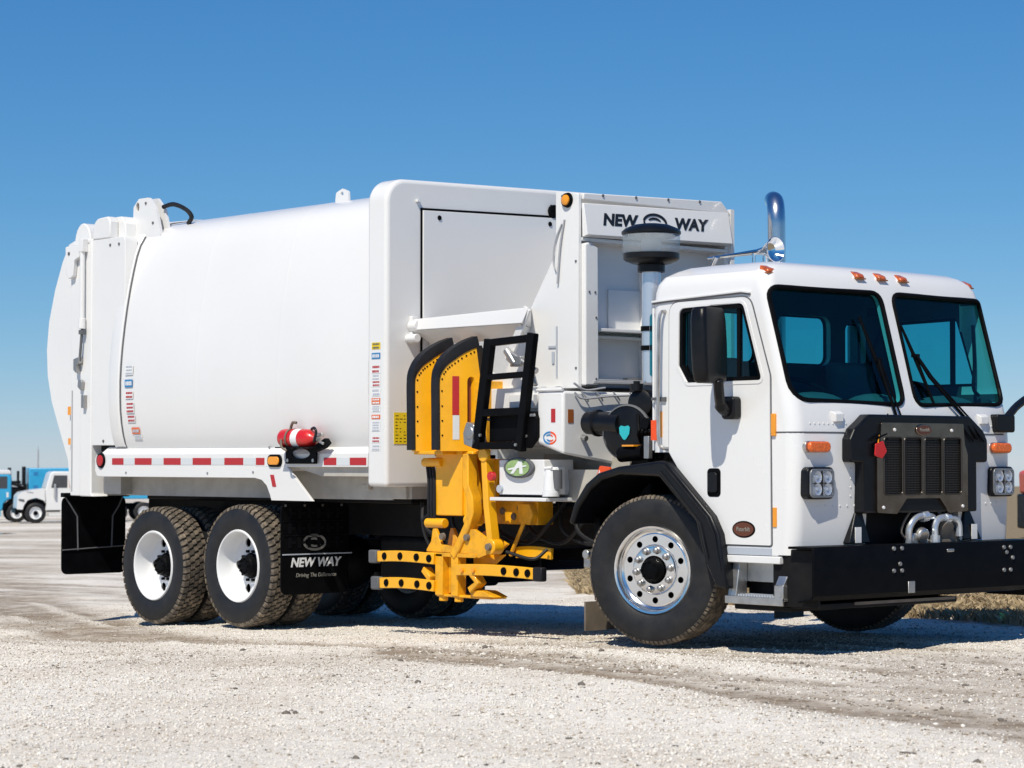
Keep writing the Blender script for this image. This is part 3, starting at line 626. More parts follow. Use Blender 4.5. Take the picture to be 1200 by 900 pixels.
bolts('bolt', [(-4.55, -1.19, 1.40), (-4.72, -1.235, 1.19), (-5.4, -1.235, 1.18), (-6.7, -1.235, 1.18)], (0, -1, 0), 0.012, 0.006, 'steel', body)
# warning labels on the barrel and the front frame
def decal(x0, x1, z0, z1, m, stripe=None, yfun=None):
    mb = MB(); yf = yfun or (lambda z: -bar_y(z)*1.006)
    n = 3
    for k in range(n):
        a = z0+(z1-z0)*k/n; b = z0+(z1-z0)*(k+1)/n; ya, yb = yf(a), yf(b)
        mb.add([(x0, ya-0.002, a), (x1, ya-0.002, a), (x1, yb-0.002, b), (x0, yb-0.002, b)], [(0, 1, 2, 3)])
    if stripe:
        for k in range(stripe[1]):
            zz = z0+(z1-z0)*(k+0.5)/stripe[1]; hh = (z1-z0)/stripe[1]*0.26; yy = yf(zz)
            xa_ = x0+0.010+0.006*random.random()
            while xa_ < x1-0.016:
                xb_ = min(x1-0.010, xa_+0.006+0.016*random.random()); mb.add([(xa_, yy-0.004, zz-hh), (xb_, yy-0.004, zz-hh), (xb_, yy-0.004, zz+hh), (xa_, yy-0.004, zz+hh)], [(0, 1, 2, 3)], 1); xa_ = xb_+0.004
    return mb.build('label_sticker', [m, stripe[0] if stripe else m], body)
for x, z, h, m, st in ((-6.70, 2.11, 0.09, 'labelwhite', ('labelgrey', 3)), (-6.70, 1.99, 0.07, 'blue', ('labelwhite', 1)), (-6.69, 1.885, 0.07, 'labelwhite', ('redtape', 2)), (-6.68, 1.77, 0.10, 'labelwhite', ('redtape', 3)), (-6.67, 1.67, 0.07, 'labelwhite', ('redtape', 2)), (-6.62, 1.56, 0.06, 'orange', ('labelgrey', 1)), (-6.60, 1.50, 0.04, 'labelwhite', ('labelgrey', 2))):
    decal(x, x+0.13, z-h/2, z+h/2, m, st)
ffy = lambda z: -1.2505
for z, h, m, st in ((2.20, 0.055, 'labelyellow', ('greyline', 2)), (2.12, 0.05, 'blue', ('labelwhite', 1)), (2.015, 0.07, 'labelwhite', ('redtape', 2)), (1.95, 0.05, 'labelwhite', ('labelgrey', 2)), (1.90, 0.05, 'labelwhite', ('redtape', 2)), (1.83, 0.06, 'labelwhite', ('labelgrey', 2)), (1.76, 0.05, 'orange', ('labelwhite', 2)), (1.70, 0.05, 'labelwhite', ('labelgrey', 3)), (1.635, 0.035, 'orange', ('labelwhite', 1)), (1.56, 0.08, 'labelwhite', ('labelgrey', 4)), (1.455, 0.05, 'labelwhite', ('redtape', 2)), (1.39, 0.05, 'labelwhite', ('labelgrey', 2))):
    decal(-3.085, -2.975, z-h/2, z+h/2, m, st, ffy)
mb = MB(); mb.box(-2.8985, -2.8955, -1.175, -0.94, 1.42, 1.67); ys_ = mb.build('label_sticker', 'labelyellow', body)
mb = MB()
for k in range(9):
    for j in range(5):
        if random.random() < 0.8: yy = -1.16+0.042*j; zz = 1.437+0.0255*k; mb.box(-2.8955, -2.8945, yy, yy+0.012+0.02*random.random(), zz, zz+0.006)
mb.build('print', 'logoblack', body)

# ---- rear frame and tailgate -------------------------------------
tg_prof = [(-7.56, 0.96), (-7.80, 0.96), (-7.86, 1.30), (-8.02, 1.58), (-8.17, 1.85), (-8.25, 2.10), (-8.27, 2.35), (-8.23, 2.62), (-8.12, 2.92), (-7.98, 3.18), (-7.86, 3.34), (-7.56, 3.42)]
mb = MB()
rings = []
for y, k in ((-1.15, 0.965), (-1.13, 0.985), (-1.06, 1.0), (1.06, 1.0), (1.13, 0.985), (1.15, 0.965)):
    rings.append([(-7.56+(x+7.56)*k, y, 2.2+(z-2.2)*(0.99+0.01*k)) for x, z in tg_prof])
mb.loft(rings)
tg = mb.build('tailgate', 'white', T, ang=30)
for s in (-1, 1):
    mb = MB(); mb.prism([(-7.56, 0.955), (-7.56, 3.36), (-7.36, 3.36), (-7.36, 1.30), (-7.36, 0.98), (-7.33, 0.955)], 'y', s*1.20, s*1.02); mb.build('rear_post', 'white', tg, 0.012, seg=3)
    mb = MB(); mb.prism([(-7.74, 0.96), (-7.565, 0.96), (-7.565, 3.30), (-7.74, 3.22)], 'y', s*1.19, s*1.03); mb.build('tailgate_post', 'white', tg, 0.008)
    mb = MB(); xr = [(-6.90-0.0*(0), z) for z in ()]
    pl = [(-7.355, 1.43), (-6.80, 1.43), (-6.80, 3.30), (-6.82, 3.345), (-7.355, 3.345)]
    mb.prism(pl, 'y', s*1.195, s*1.06); mb.build('side_plate', 'white', tg, 0.006)
    # rounded covers over the top hinges
    def dome(x0, x1, zb, zt, y0, y1):
        r = (x1-x0)/2; c = (x0+x1)/2; hh = zt-zb
        p = [(x0, zb-0.05)]+[(c-r*math.cos(PI*i/12), zb+hh*math.sin(PI*i/12)) for i in range(13)]+[(x1, zb-0.05)]
        return MB().prism(p, 'y', y0, y1)
    dome(-7.70, -7.42, 3.33, 3.52, s*1.18, s*0.86).build('hinge_cover', 'white', tg, 0.01)
    mb = MB(); mb.box(-7.76, -7.40, s*1.20, s*0.90, 3.315, 3.33); mb.build('cover_flange', 'white', tg, 0.004)
    mb = MB(); p = [(-7.355, 3.30)]+[(-7.355, 3.42)]+[(-7.20-0.155*math.cos(PI/2*i/8), 3.42+0.13*math.sin(PI/2*i/8)) for i in range(1, 9)]+[(-7.02, 3.55), (-6.95, 3.48), (-6.93, 3.30)]
    mb.prism(p, 'y', s*1.10, s*0.86); mb.build('hinge_housing', 'white', tg, 0.01)
    mb = MB(); p = [(-7.36, 3.347), (-7.36, 3.40)]+[(-7.24-0.12*math.cos(PI/2*i/6), 3.42+0.125*math.sin(PI/2*i/6)) for i in range(1, 7)]+[(-7.10, 3.55), (-7.06, 3.50), (-7.06, 3.347)]
    mb.prism(p, 'y', s*1.195, s*1.101); mb.build('hinge_cap', 'white', tg, 0.012)
    mb = MB(); mb.plate(rpoly([(-7.0, 3.42), (-6.99, 3.64), (-6.90, 3.71), (-6.74, 3.71), (-6.62, 3.60), (-6.53, 3.34), (-6.90, 3.30)], 0.025), [[(-6.92+0.028*math.cos(-2*PI*i/12), 3.635+0.045*math.sin(-2*PI*i/12)) for i in range(12)]], 'y', s*0.985, s*0.955)
    mb.plate(rpoly([(-7.0, 3.42), (-6.99, 3.64), (-6.90, 3.71), (-6.74, 3.71), (-6.62, 3.60), (-6.53, 3.34), (-6.90, 3.30)], 0.025), [[(-6.92+0.028*math.cos(-2*PI*i/12), 3.635+0.045*math.sin(-2*PI*i/12)) for i in range(12)]], 'y', s*0.885, s*0.86)
    mb.build('hinge_bracket', 'white', tg, 0.003)
    mb = MB(); mb.cyl((-6.92, s*0.97, 3.635), (-6.92, s*0.87, 3.635), 0.03); mb.build('hinge_pin', 'rustgrey', tg)
    bolts('bolt', [(-6.78, s*0.985, 3.66), (-6.66, s*0.985, 3.47), (-7.05, s*1.195, 3.28), (-6.90, s*1.195, 3.28), (-6.86, s*1.195, 1.47), (-7.15, s*1.195, 1.47)], (0, s, 0), 0.014, 0.008, 'greyline', tg)
    mb = MB(); mb.tube(spline([(-6.62, s*0.90, 3.62), (-6.45, s*0.90, 3.63), (-6.28, s*0.88, 3.57), (-6.22, s*0.86, 3.50), (-6.30, s*0.84, 3.45)], 6), 0.021, 8); mb.build('hydraulic_hose', 'rubber', tg); mb = MB(); mb.tube(spline([(-6.98, s*0.99, 3.47), (-7.05, s*1.0, 3.42), (-7.12, s*1.0, 3.38)], 4), 0.02, 8); mb.build('hydraulic_hose', 'rubber', tg)
    mb = MB(); mb.cyl((-7.47, s*1.235, 3.30), (-7.47, s*1.235, 2.62), 0.024, n=12); mb.cyl((-7.47, s*1.235, 2.62), (-7.47, s*1.235, 2.52), 0.034, n=12)
    mb.box(-7.51, -7.43, s*1.20, s*1.26, 3.24, 3.36); mb.build('lock_cylinder', 'white', tg, 0.004)
    mb = MB(); mb.cyl((-7.47, s*1.235, 2.52), (-7.51, s*1.235, 2.22), 0.013, n=10); mb.box(-7.50, -7.44, s*1.215, s*1.255, 2.47, 2.51); mb.build('lock_rod', 'greyline', tg)
    mb = MB(); mb.prism(rpoly([(-7.54, 2.10), (-7.60, 2.14), (-7.60, 2.24), (-7.50, 2.26), (-7.50, 2.20), (-7.55, 2.18)], 0.012), 'y', s*1.205, s*1.25); mb.prism(rpoly([(-7.48, 1.94), (-7.54, 1.98), (-7.53, 2.05), (-7.47, 2.03)], 0.012), 'y', s*1.205, s*1.24); mb.box(-7.475, -7.43, s*1.20, s*1.24, 1.78, 1.90); mb.build('latch', 'steel', tg, 0.004)
    mb = MB(); mb.prism(rpoly([(-7.78, 3.31), (-7.50, 3.31), (-7.52, 3.20), (-7.62, 3.17), (-7.645, 3.02), (-7.72, 3.0), (-7.765, 3.06)], 0.025), 'y', s*1.192, s*1.235); mb.build('lift_hook', 'white', tg, 0.006)
    bolts('bolt', [(-7.71, s*1.235, 3.24), (-7.52, s*1.20, 3.26)], (0, s, 0), 0.018, 0.008, 'greyline', tg)
    mb = MB(); mb.box(-7.80, -7.74, s*1.185, s*1.15, 1.72, 1.80); mb.box(-7.79, -7.73, s*1.185, s*1.15, 1.44, 1.50); mb.build('side_marker', 'amber', tg)
    mb = MB(); mb.box(-7.72, -7.70, s*1.1925, s*1.19, 1.0, 1.95); mb.build('seam', 'sealgrey', tg)
mb = MB(); mb.box(-7.26, -6.95, -1.15, -1.02, 1.355, 1.44); mb.build('drain_slot', 'black', tg)

# ---- mud flaps -----------------------------------------------------
def flap(x, y0, y1, z0, z1):
    mb = MB(); mb.prism(rrect(y0, y1, z0, z1, 0.06), 'x', x, x+0.012); return mb.build('mud_flap', 'black', T, 0.003)
fl = flap(-7.84, -1.225, -0.52, 0.215, 0.95)
mb = MB(); mb.tube([(-7.825, -1.19, 0.945), (-7.822, -1.13, 0.86), (-7.822, -1.06, 0.76), (-7.822, -1.05, 0.44)], 0.008, 6); mb.tube([(-7.825, -0.56, 0.94), (-7.822, -0.60, 0.86), (-7.822, -0.67, 0.76), (-7.822, -0.68, 0.46)], 0.008, 6); mb.tube([(-7.822, -1.22, 0.445), (-7.822, -1.05, 0.452), (-7.822, -0.53, 0.475)], 0.007, 6); mb.build('flap_rib', 'greyline', fl)
mb = MB(); mb.box(-7.86, -7.80, -1.22, -0.5, 0.945, 0.985); mb.build('hanger', 'black', fl)
flap(-7.84, 0.52, 1.225, 0.215, 0.95)
FXF = -4.36
fl = flap(FXF, -1.215, -0.50, 0.165, 0.935)
xf = FXF+0.012
mb = MB()
for r_, zc in ((0, 0.845), (1, 0.72), (2, 0.60)):
    for c_ in range(6):
        y0 = -1.14+c_*0.10; mb.box(xf, xf+0.004, y0, y0+0.035, zc-0.045, zc+0.045); mb.box(xf, xf+0.004, y0+0.03, y0+0.075, zc-0.01, zc+0.01)
for zc in (0.78, 0.66): mb.box(xf, xf+0.005, -1.19, -0.53, zc-0.004, zc+0.004)
mb.build('flap_rib', 'plastic', fl)
mb = MB(); mb.box(xf, xf+0.005, -1.20, -0.47, 0.497, 0.507); mb.build('bar', 'labelgrey', fl)
mb = MB(); swirl(mb, (xf, -0.865, 0.600), Y, Z, 0.125, 0.072, 0.003); mb.build('logo', 'logogrey', fl)
text('lettering', 'NEW WAY', (xf+0.001, -0.86, 0.430), Y, Z, 0.105, 'labelwhite', fl, shear=0.25, sx=1.0, bold=0.0035)
text('lettering', 'Driving The Difference', (xf+0.001, -0.85, 0.325), Y, Z, 0.048, 'logogrey', fl, shear=0.25, sx=0.95)
bolts('bolt', [(xf, y, 0.912) for y in (-1.17, -0.97, -0.78, -0.58)], (1, 0, 0), 0.012, 0.006, 'steel', fl)
flap(FXF, 0.50, 1.215, 0.165, 0.935)

# ---- hopper --------------------------------------------------------
mb = MB()
mb.prism(rpoly([(-1.375, 3.325), (-1.125, 3.29), (-1.125, 1.83), (-2.02, 1.83), (-1.80, 2.27), (-1.66, 2.45), (-1.375, 2.86)], [0.0, 0.02, 0, 0, 0.1, 0.1, 0.1]), 'y', -0.835, -0.80)
hop = mb.build('hopper', 'white', T, 0.006)
mb = MB(); mb.box(-2.88, -1.10, 0.80, 0.84, 1.4, 3.28); mb.box(-2.88, -1.30, -0.80, 0.80, 1.40, 1.46); mb.prism([(-2.88, 1.45), (-1.9, 1.45), (-1.7, 1.82), (-2.88, 2.25)], 'y', -0.83, -0.80); mb.build('hopper_wall', 'white', hop)
mb = MB(); mb.box(-1.345, -1.30, -0.80, 0.80, 1.45, 3.2); mb.build('front_wall', 'white', hop)
# upper cowl with the sign board
mb = MB(); mb.prism([(-0.797, 3.245), (-0.797, 3.292), (0.70, 3.335), (0.80, 3.245)], 'x', -1.36, -1.105); mb.box(-1.36, -1.125, 0.76, 0.86, 2.62, 3.245); mb.build('cowl_top', 'white', hop, 0.006)
mb = MB(); mb.add([(-1.10, -0.805, 3.215), (-1.10, 0.775, 3.25), (-1.055, -0.805, 2.975), (-1.055, 0.775, 3.0), (-1.12, -0.805, 3.215), (-1.12, 0.775, 3.25), (-1.115, -0.805, 2.96), (-1.115, 0.775, 2.985)], [(0, 1, 3, 2), (4, 6, 7, 5), (0, 4, 5, 1), (2, 3, 7, 6), (0, 2, 6, 4), (1, 5, 7, 3)])
cow = mb.build('sign_board', 'white', hop, 0.004)
mb = MB(); mb.box(-1.36, -1.12, -0.80, 0.80, 2.935, 2.96); mb.build('cowl_lip', 'white', hop, 0.003)
nrm = Vector((0.24, 0, 0.045)).normalized(); up = Vector((-0.045, 0.0, 0.24)).normalized(); xt = Vector((0, 1, 0.022)).normalized()
def on_board(y, t): return Vector((-1.10+0.045*t, y, 3.215+0.022*(y+0.805)-0.24*t))+nrm*0.0015
text('lettering', 'NEW', on_board(-0.455, 0.50), xt, up, 0.125, 'logoblack', hop, shear=0.22, sx=1.22, bold=0.0055)
text('lettering', 'WAY', on_board(0.315, 0.50), xt, up, 0.125, 'logoblack', hop, shear=0.22, sx=1.22, bold=0.0055)
mb = MB(); swirl(mb, on_board(-0.07, 0.50), xt, up, 0.135, 0.078, 0.0025); mb.build('logo', 'logoblack', hop)
bolts('bolt', [(-1.104, y, 3.28+0.028*(y+0.8)) for y in (-0.6, -0.25, 0.1, 0.45)], (1, 0, 0), 0.012, 0.006, 'greyline', hop)
# front posts and recessed shelves
mb = MB(); mb.prism(rpoly([(-0.80, 1.85), (-0.80, 2.91), (-0.755, 2.925), (-0.665, 2.885), (-0.66, 1.85)], 0.015), 'x', -1.30, -1.085); mb.build('front_post', 'white', hop, 0.012, seg=3)
bolts('bolt', [(-1.085, -0.76, 2.55), (-1.085, -0.70, 2.55), (-1.085, -0.69, 2.36), (-1.085, -0.69, 1.90)], (1, 0, 0), 0.010, 0.005, 'greyline', hop)
mb = MB(); mb.box(-1.30, -1.12, -0.66, 0.0, 2.262, 2.285); mb.box(-1.30, -1.20, -0.60, -0.02, 2.215, 2.235); mb.build('shelf', 'white', hop, 0.003)
mb = MB(); mb.prism([(-1.30, 1.86), (-1.10, 1.86), (-1.19, 2.26), (-1.30, 2.26)], 'y', -0.03, 0.0); mb.prism([(-1.30, 2.285), (-1.16, 2.285), (-1.24, 2.78), (-1.30, 2.78)], 'y', -0.03, 0.0); mb.build('rib', 'white', hop, 0.002)
mb = MB(); mb.box(-1.30, -1.283, -0.37, -0.03, 2.286, 2.60); mb.build('access_cover', 'white', hop, 0.004)
mb = MB(); mb.box(-1.30, -1.09, -0.66, 0.1, 1.83, 1.90); mb.box(-1.09, -1.075, -0.72, 0.1, 1.865, 1.885); mb.build('sill', 'sealgrey', hop, 0.003)
mb = MB(); mb.box(-1.12, -1.06, -0.80, 0.1, 1.815, 1.835); mb.build('trim', 'black', hop)
mb = MB(); mb.box(-1.30, -1.14, -0.20, -0.07, 1.905, 1.92); mb.cyl((-1.27, -0.64, 1.98), (-1.20, -0.64, 1.98), 0.02); mb.tube([(-1.27, -0.63, 2.02), (-1.2, -0.62, 1.98), (-1.2, -0.62, 1.90)], 0.008); mb.build('bracket', 'greyline', hop)
# corner lamp
p = Vector((-1.24, -0.836, 3.245))
mb = MB(); mb.cyl(p, p+Vector((0, -0.022, 0)), 0.058, 0.052, 24); mb.build('marker_light', 'black', hop)
mb = MB(); mb.lathe([(0.041, 0), (0.038, 0.012), (0.02, 0.02), (0.001, 0.022)], p+Vector((0, -0.021, 0)), OUT, 20); mb.build('lens', 'amber', hop)
bolts('bolt', [(-1.15, -0.836, 2.78), (-1.15, -0.836, 1.98), (-1.30, -0.836, 3.28)], (0, -1, 0), 0.010, 0.006, 'greyline', hop)
# tie cable and tag hanging on the side wall
mb = MB(); mb.tube(spline([(-1.30, -0.842, 3.07), (-1.36, -0.85, 2.95), (-1.385, -0.85, 2.80), (-1.36, -0.85, 2.72)], 6), 0.006, 6); mb.tube(spline([(-1.27, -0.842, 3.10), (-1.31, -0.85, 2.90), (-1.34, -0.85, 2.62)], 6), 0.008, 6); mb.build('cable', 'sealgrey', hop)
mb = MB(); mb.box(-1.45, -1.36, -0.845, -0.838, 2.14, 2.155); mb.box(-1.36, -1.352, -0.848, -0.838, 1.92, 2.30); mb.box(-1.41, -1.385, -0.845, -0.838, 2.02, 2.11); mb.build('hose_clip', 'labelgrey', hop)
# tipping lip along the open side
mb = MB(); mb.add([(-2.88, -1.0, 2.415), (-1.50, -1.0, 2.445), (-1.55, -1.02, 2.325), (-2.88, -1.02, 2.325), (-2.88, -0.82, 2.415), (-1.66, -0.82, 2.45), (-1.66, -0.82, 2.30), (-2.88, -0.82, 2.30)],
    [(0, 1, 2, 3), (4, 7, 6, 5), (0, 4, 5, 1), (3, 2, 6, 7), (0, 3, 7, 4), (1, 5, 6, 2)]); lip = mb.build('tipping_lip', 'white', hop, 0.006)
mb = MB(); mb.add([(-2.87, -1.015, 2.322), (-1.57, -1.015, 2.322), (-1.68, -0.86, 2.215), (-2.80, -0.86, 2.215), (-2.87, -0.83, 2.30), (-1.66, -0.83, 2.30)], [(0, 1, 2, 3), (0, 4, 5, 1), (3, 2, 5, 4), (0, 3, 4), (1, 5, 2)]); mb.build('lip_underside', 'white', hop, 0.003)
mb = MB(); mb.cyl((-2.895, -1.0, 2.36), (-2.80, -1.0, 2.36), 0.045, n=14); mb.cyl((-2.90, -1.03, 2.26), (-2.78, -1.03, 2.26), 0.035, n=14); mb.box(-2.90, -2.86, -1.02, -0.96, 2.22, 2.44); mb.build('hinge', 'white', hop, 0.004)
mb = MB(); mb.bar([(-1.52, -0.99, 2.44), (-1.66, -0.97, 2.23), (-1.78, -0.96, 2.05)], 0.02, 0.07, (1, 0, 0)); mb.build('stay', 'white', hop, 0.003)
mb = MB(); mb.tube(spline([(-1.74, -0.99, 2.12), (-1.62, -0.99, 2.06), (-1.50, -0.98, 1.98), (-1.45, -0.97, 1.85)], 6), 0.02, 8); mb.box(-1.70, -1.58, -1.01, -0.95, 2.00, 2.08); mb.cyl((-1.75, -1.0, 2.13), (-1.66, -0.99, 2.02), 0.03); mb.cyl((-1.52, -0.99, 2.0), (-1.42, -0.99, 1.96), 0.025); mb.build('valve', 'steel', hop, 0.006)
mb = MB(); mb.box(-2.10, -1.30, -0.95, -0.82, 1.50, 1.84); mb.box(-1.72, -1.45, -1.0, -0.83, 1.68, 1.79); mb.build('lower_wall', 'white', hop, 0.006)

# lower housing beside the cab with reflectors
mb = MB()
mb.add([(-1.27, -1.12, 1.80), (-0.985, -1.12, 1.80), (-0.985, -1.12, 1.335), (-1.27, -1.12, 1.42), (-1.27, -0.5, 1.80), (-0.985, 0.3, 1.80), (-0.985, -0.35, 1.225), (-1.27, -0.5, 1.24)],
    [(0, 1, 2, 3), (4, 7, 6, 5), (0, 4, 5, 1), (3, 2, 6, 7), (0, 3, 7, 4), (1, 5, 6, 2)])
hs = mb.build('lower_housing', 'white', T, 0.02, seg=3)
mb = MB(); mb.box(-1.255, -1.0, -1.128, -1.115, 1.815, 1.83); mb.tube([(-1.27, -1.12, 1.81), (-0.99, -1.12, 1.81)], 0.012); mb.build('edge_bead', 'white', hs)
bolts('bolt', [(-1.22, -1.10, 1.80), (-1.06, -1.10, 1.80)], (0, 0, 1), 0.022, 0.035, 'steel', hs)
mb = MB(); mb.box(-1.115, -1.07, -1.123, -1.12, 1.57, 1.67); mb.build('reflector', 'redtape', hs)
mb = MB(); mb.box(-0.984, -0.981, -1.075, -1.02, 1.565, 1.665); mb.build('reflector', 'brown', hs)
mb = MB(); swirl(mb, (-1.13, -1.1205, 1.455), X, Z, 0.075, 0.05, 0.002); lg = mb.build('logo', ['blue', 'orangered'], hs)
for k, p_ in enumerate(lg.data.polygons): p_.material_index = 0 if lg.data.vertices[p_.vertices[0]].co.x < -1.12 else 1
mb = MB(); mb.cyl((-0.985, -0.93, 1.46), (-0.94, -0.93, 1.45), 0.022, n=8); mb.build('drain_plug', 'steel', hs)
mb = MB(); mb.prism([(-1.9, 1.22), (-0.74, 1.22), (-0.80, 0.98), (-1.6, 0.98)], 'y', -0.86, -0.3); mb.box(-1.75, -0.80, -0.62, -0.2, 1.2, 1.34); mb.build('underbelly', 'shadewhite', hs)
mb = MB()
for y in (-0.95, -0.8, -0.62, -0.45): mb.tube(spline([(-0.975, y, 1.80), (-0.965, y+0.05, 1.75), (-0.96, y+0.06, 1.72)], 4), 0.006, 6)
mb.tube(spline([(-0.97, -1.02, 1.79), (-0.955, -0.95, 1.745), (-0.955, -0.7, 1.765), (-0.955, -0.4, 1.78)], 6), 0.008, 6); mb.tube(spline([(-1.0, -1.0, 1.86), (-0.98, -0.9, 1.81), (-0.98, -0.7, 1.83)], 5), 0.009, 6); mb.build('cable', 'sealgrey', hs)
# valve box with round badge
mb = MB(); mb.prism(rpoly([(-1.72, 1.295), (-1.22, 1.295), (-1.20, 1.07), (-1.215, 1.03), (-1.72, 1.03)], 0.012), 'y', -1.10, -0.80); vb = mb.build('valve_box', 'white', T, 0.006)
mb = MB(); mb.box(-1.79, -1.16, -1.135, -0.80, 0.985, 1.012); mb.build('shelf', 'white', vb, 0.004)
mb = MB(); mb.box(-1.72, -1.24, -1.101, -1.0, 1.012, 1.03); mb.build('slot', 'black', vb)
ov = lambda a, b: [(-1.475+a*math.cos(2*PI*i/36), 1.235+b*math.sin(2*PI*i/36)) for i in range(36)]
mb = MB(); mb.prism(ov(0.165, 0.078), 'y', -1.10, -1.13); mb.build('badge_rim', 'greyline', vb, 0.006)
mb = MB(); mb.prism(ov(0.130, 0.062), 'y', -1.13, -1.136); mb.build('badge', 'green', vb)
mb = MB(); mb.prism([(-1.55, 1.19), (-1.46, 1.285), (-1.42, 1.285), (-1.41, 1.19), (-1.445, 1.19), (-1.45, 1.25), (-1.515, 1.19)], 'y', -1.136, -1.14); mb.prism([(-1.575, 1.215), (-1.37, 1.245), (-1.37, 1.255), (-1.575, 1.228)], 'y', -1.136, -1.1405); mb.build('badge_mark', 'labelwhite', vb)
mb = MB(); mb.cyl((-1.185, -1.06, 1.22), (-1.185, -1.06, 1.06), 0.045, 0.06, n=14); mb.cyl((-1.185, -1.06, 1.06), (-1.185, -1.06, 1.02), 0.065, n=14); mb.box(-1.22, -1.15, -1.02, -0.95, 1.04, 1.24); mb.cyl((-1.21, -1.1, 1.23), (-1.14, -1.09, 1.235), 0.012); mb.build('filter', 'labelwhite', vb, 0.004)
mb = MB(); mb.cyl((-1.14, -1.04, 1.22), (-1.14, -1.04, 1.08), 0.04, n=12); mb.build('hose_end', 'greyline', vb)
mb = MB(); mb.cyl((-1.76, -1.12, 1.17), (-1.76, -1.16, 1.17), 0.035, n=12); mb.box(-1.80, -1.735, -1.12, -1.06, 1.335, 1.30); mb.build('button', 'red', vb, 0.004)
mb = MB(); mb.box(-1.80, -1.72, -1.12, -0.9, 1.30, 1.40); mb.build('side_block', 'white', vb, 0.004)
mb = MB(); mb.cyl((-1.70, -1.12, 1.075), (-1.70, -1.10, 1.075), 0.03); mb.build('cap', 'labelgrey', vb)

# ---- lift arm --------------------------------------------------------
mb = MB()
mb.box(-2.52, -2.20, -1.06, -0.86, 0.86, 1.42)                     # main column
mb.prism([(-2.46, 0.86), (-2.05, 0.86), (-2.02, 1.00), (-2.10, 1.36), (-2.46, 1.36)], 'y', -1.04, -1.0)
mb.prism([(-2.50, 1.36), (-1.95, 1.36), (-1.95, 1.22), (-2.02, 0.98), (-2.2, 0.90), (-2.5, 0.90)], 'y', -0.90, -0.84)
arm = mb.build('lift_arm', 'yellow', T, 0.008)
# the two belted guide plates
def face_out(mb): mb.v = [(a+(b+1.24)*0.39, -1.24+(b+1.24)*0.70, c) for a, b, c in mb.v]; return mb
def shell(x, slot):
    ol = [(-1.22, 1.36), (-1.235, 1.94), (-1.18, 2.05), (-1.08, 2.13), (-0.95, 2.19), (-0.86, 2.215), (-0.855, 2.10), (-0.80, 1.99), (-0.76, 1.93), (-0.76, 1.36)]
    mb = MB()
    holes = [[(-0.925+0.038*math.cos(-a), 1.90+0.038*math.sin(-a)) for a in [PI*i/8 for i in range(9)]]+[(-0.963, 1.90), ][:0]] if False else []
    if slot:
        h = [(-0.955, 1.52), (-0.955, 1.90)]+[(-0.918-0.037*math.cos(PI*i/8), 1.90+0.037*math.sin(PI*i/8)) for i in range(1, 8)]+[(-0.881, 1.90), (-0.881, 1.52)]
        mb.plate(ol, [list(reversed(h))], 'x', x-0.05, x)
        mb.box(x-0.049, x-0.045, -0.96, -0.875, 1.51, 1.945, 1)
    else: mb.prism(ol, 'x', x-0.05, x)
    mb.box(x-0.05, x-0.045, -1.15, -0.80, 1.36, 1.4)
    sh = face_out(mb).build('guide_plate', ['yellow', 'brown'], arm, 0.004)
    belt = spline([(-1.252, 1.37), (-1.254, 1.65), (-1.255, 1.92), (-1.225, 2.02), (-1.17, 2.09), (-1.08, 2.155), (-0.96, 2.21), (-0.865, 2.24)], 5)
    mb = MB(); rr = []
    for k, p in enumerate(belt):
        d = (belt[min(k+1, len(belt)-1)]-belt[max(k-1, 0)]).normalized(); nn = Vector((d.y, -d.x)); nn = nn if nn.x > 0 or nn.y < 0 else -nn
        ni = Vector((d.y, -d.x))
        a = p-ni*0.012; b = p+ni*(0.022+0.05*min(1, max(0, (p.y-1.93)/0.2))); c = p+ni*0.018
        rr.append([(x-0.055, a.x, a.y), (x+0.012, a.x, a.y), (x+0.014, (a.x*0.3+b.x*0.7), (a.y*0.3+b.y*0.7)), (x+0.008, b.x, b.y), (x-0.01, b.x, b.y), (x-0.012, c.x, c.y), (x-0.055, c.x, c.y)])
    mb.loft(rr); face_out(mb).build('rubber_belt', 'rubber', arm, ang=40)
    pts = []
    for k in range(2, len(belt)-1, 2):
        p = belt[k]; d = (belt[k+1]-belt[k-1]).normalized(); q = p+Vector((d.y, -d.x))*(0.05+0.05*min(1, max(0, (p.y-1.93)/0.2))); pts.append(face_out(MB().add([(x, q.x, q.y)], [])).v[0])
    bolts('bolt', pts, (1, 0, 0), 0.008, 0.006, 'black', arm, 6)
    return sh
shell(-2.57, False); shell(-2.27, True)
mb = face_out(MB().box(-2.2695, -2.2665, -1.105, -1.04, 1.64, 1.94)); mb.build('reflective_tape', 'redtape', arm)
mb = face_out(MB().box(-2.2695, -2.2665, -1.10, -1.037, 1.45, 1.638)); mb.build('reflective_tape', 'silvertape', arm)
mb = MB(); mb.box(-2.62, -2.27, -1.20, -0.78, 1.335, 1.362); mb.box(-2.12, -1.98, -1.0, -0.78, 1.33, 1.9); mb.prism([(-1.02, 1.36), (-0.76, 1.36), (-0.70, 1.30), (-1.0, 1.30)], 'x', -2.27, -2.05); mb.build('carriage', 'yellowworn', arm, 0.006)
mb = MB(); mb.prism([(-0.87, 2.18), (-0.80, 2.02), (-0.77, 1.94), (-0.83, 1.94)], 'x', -2.30, -2.2); face_out(mb).build('belt_end', 'rubber', arm, 0.004)
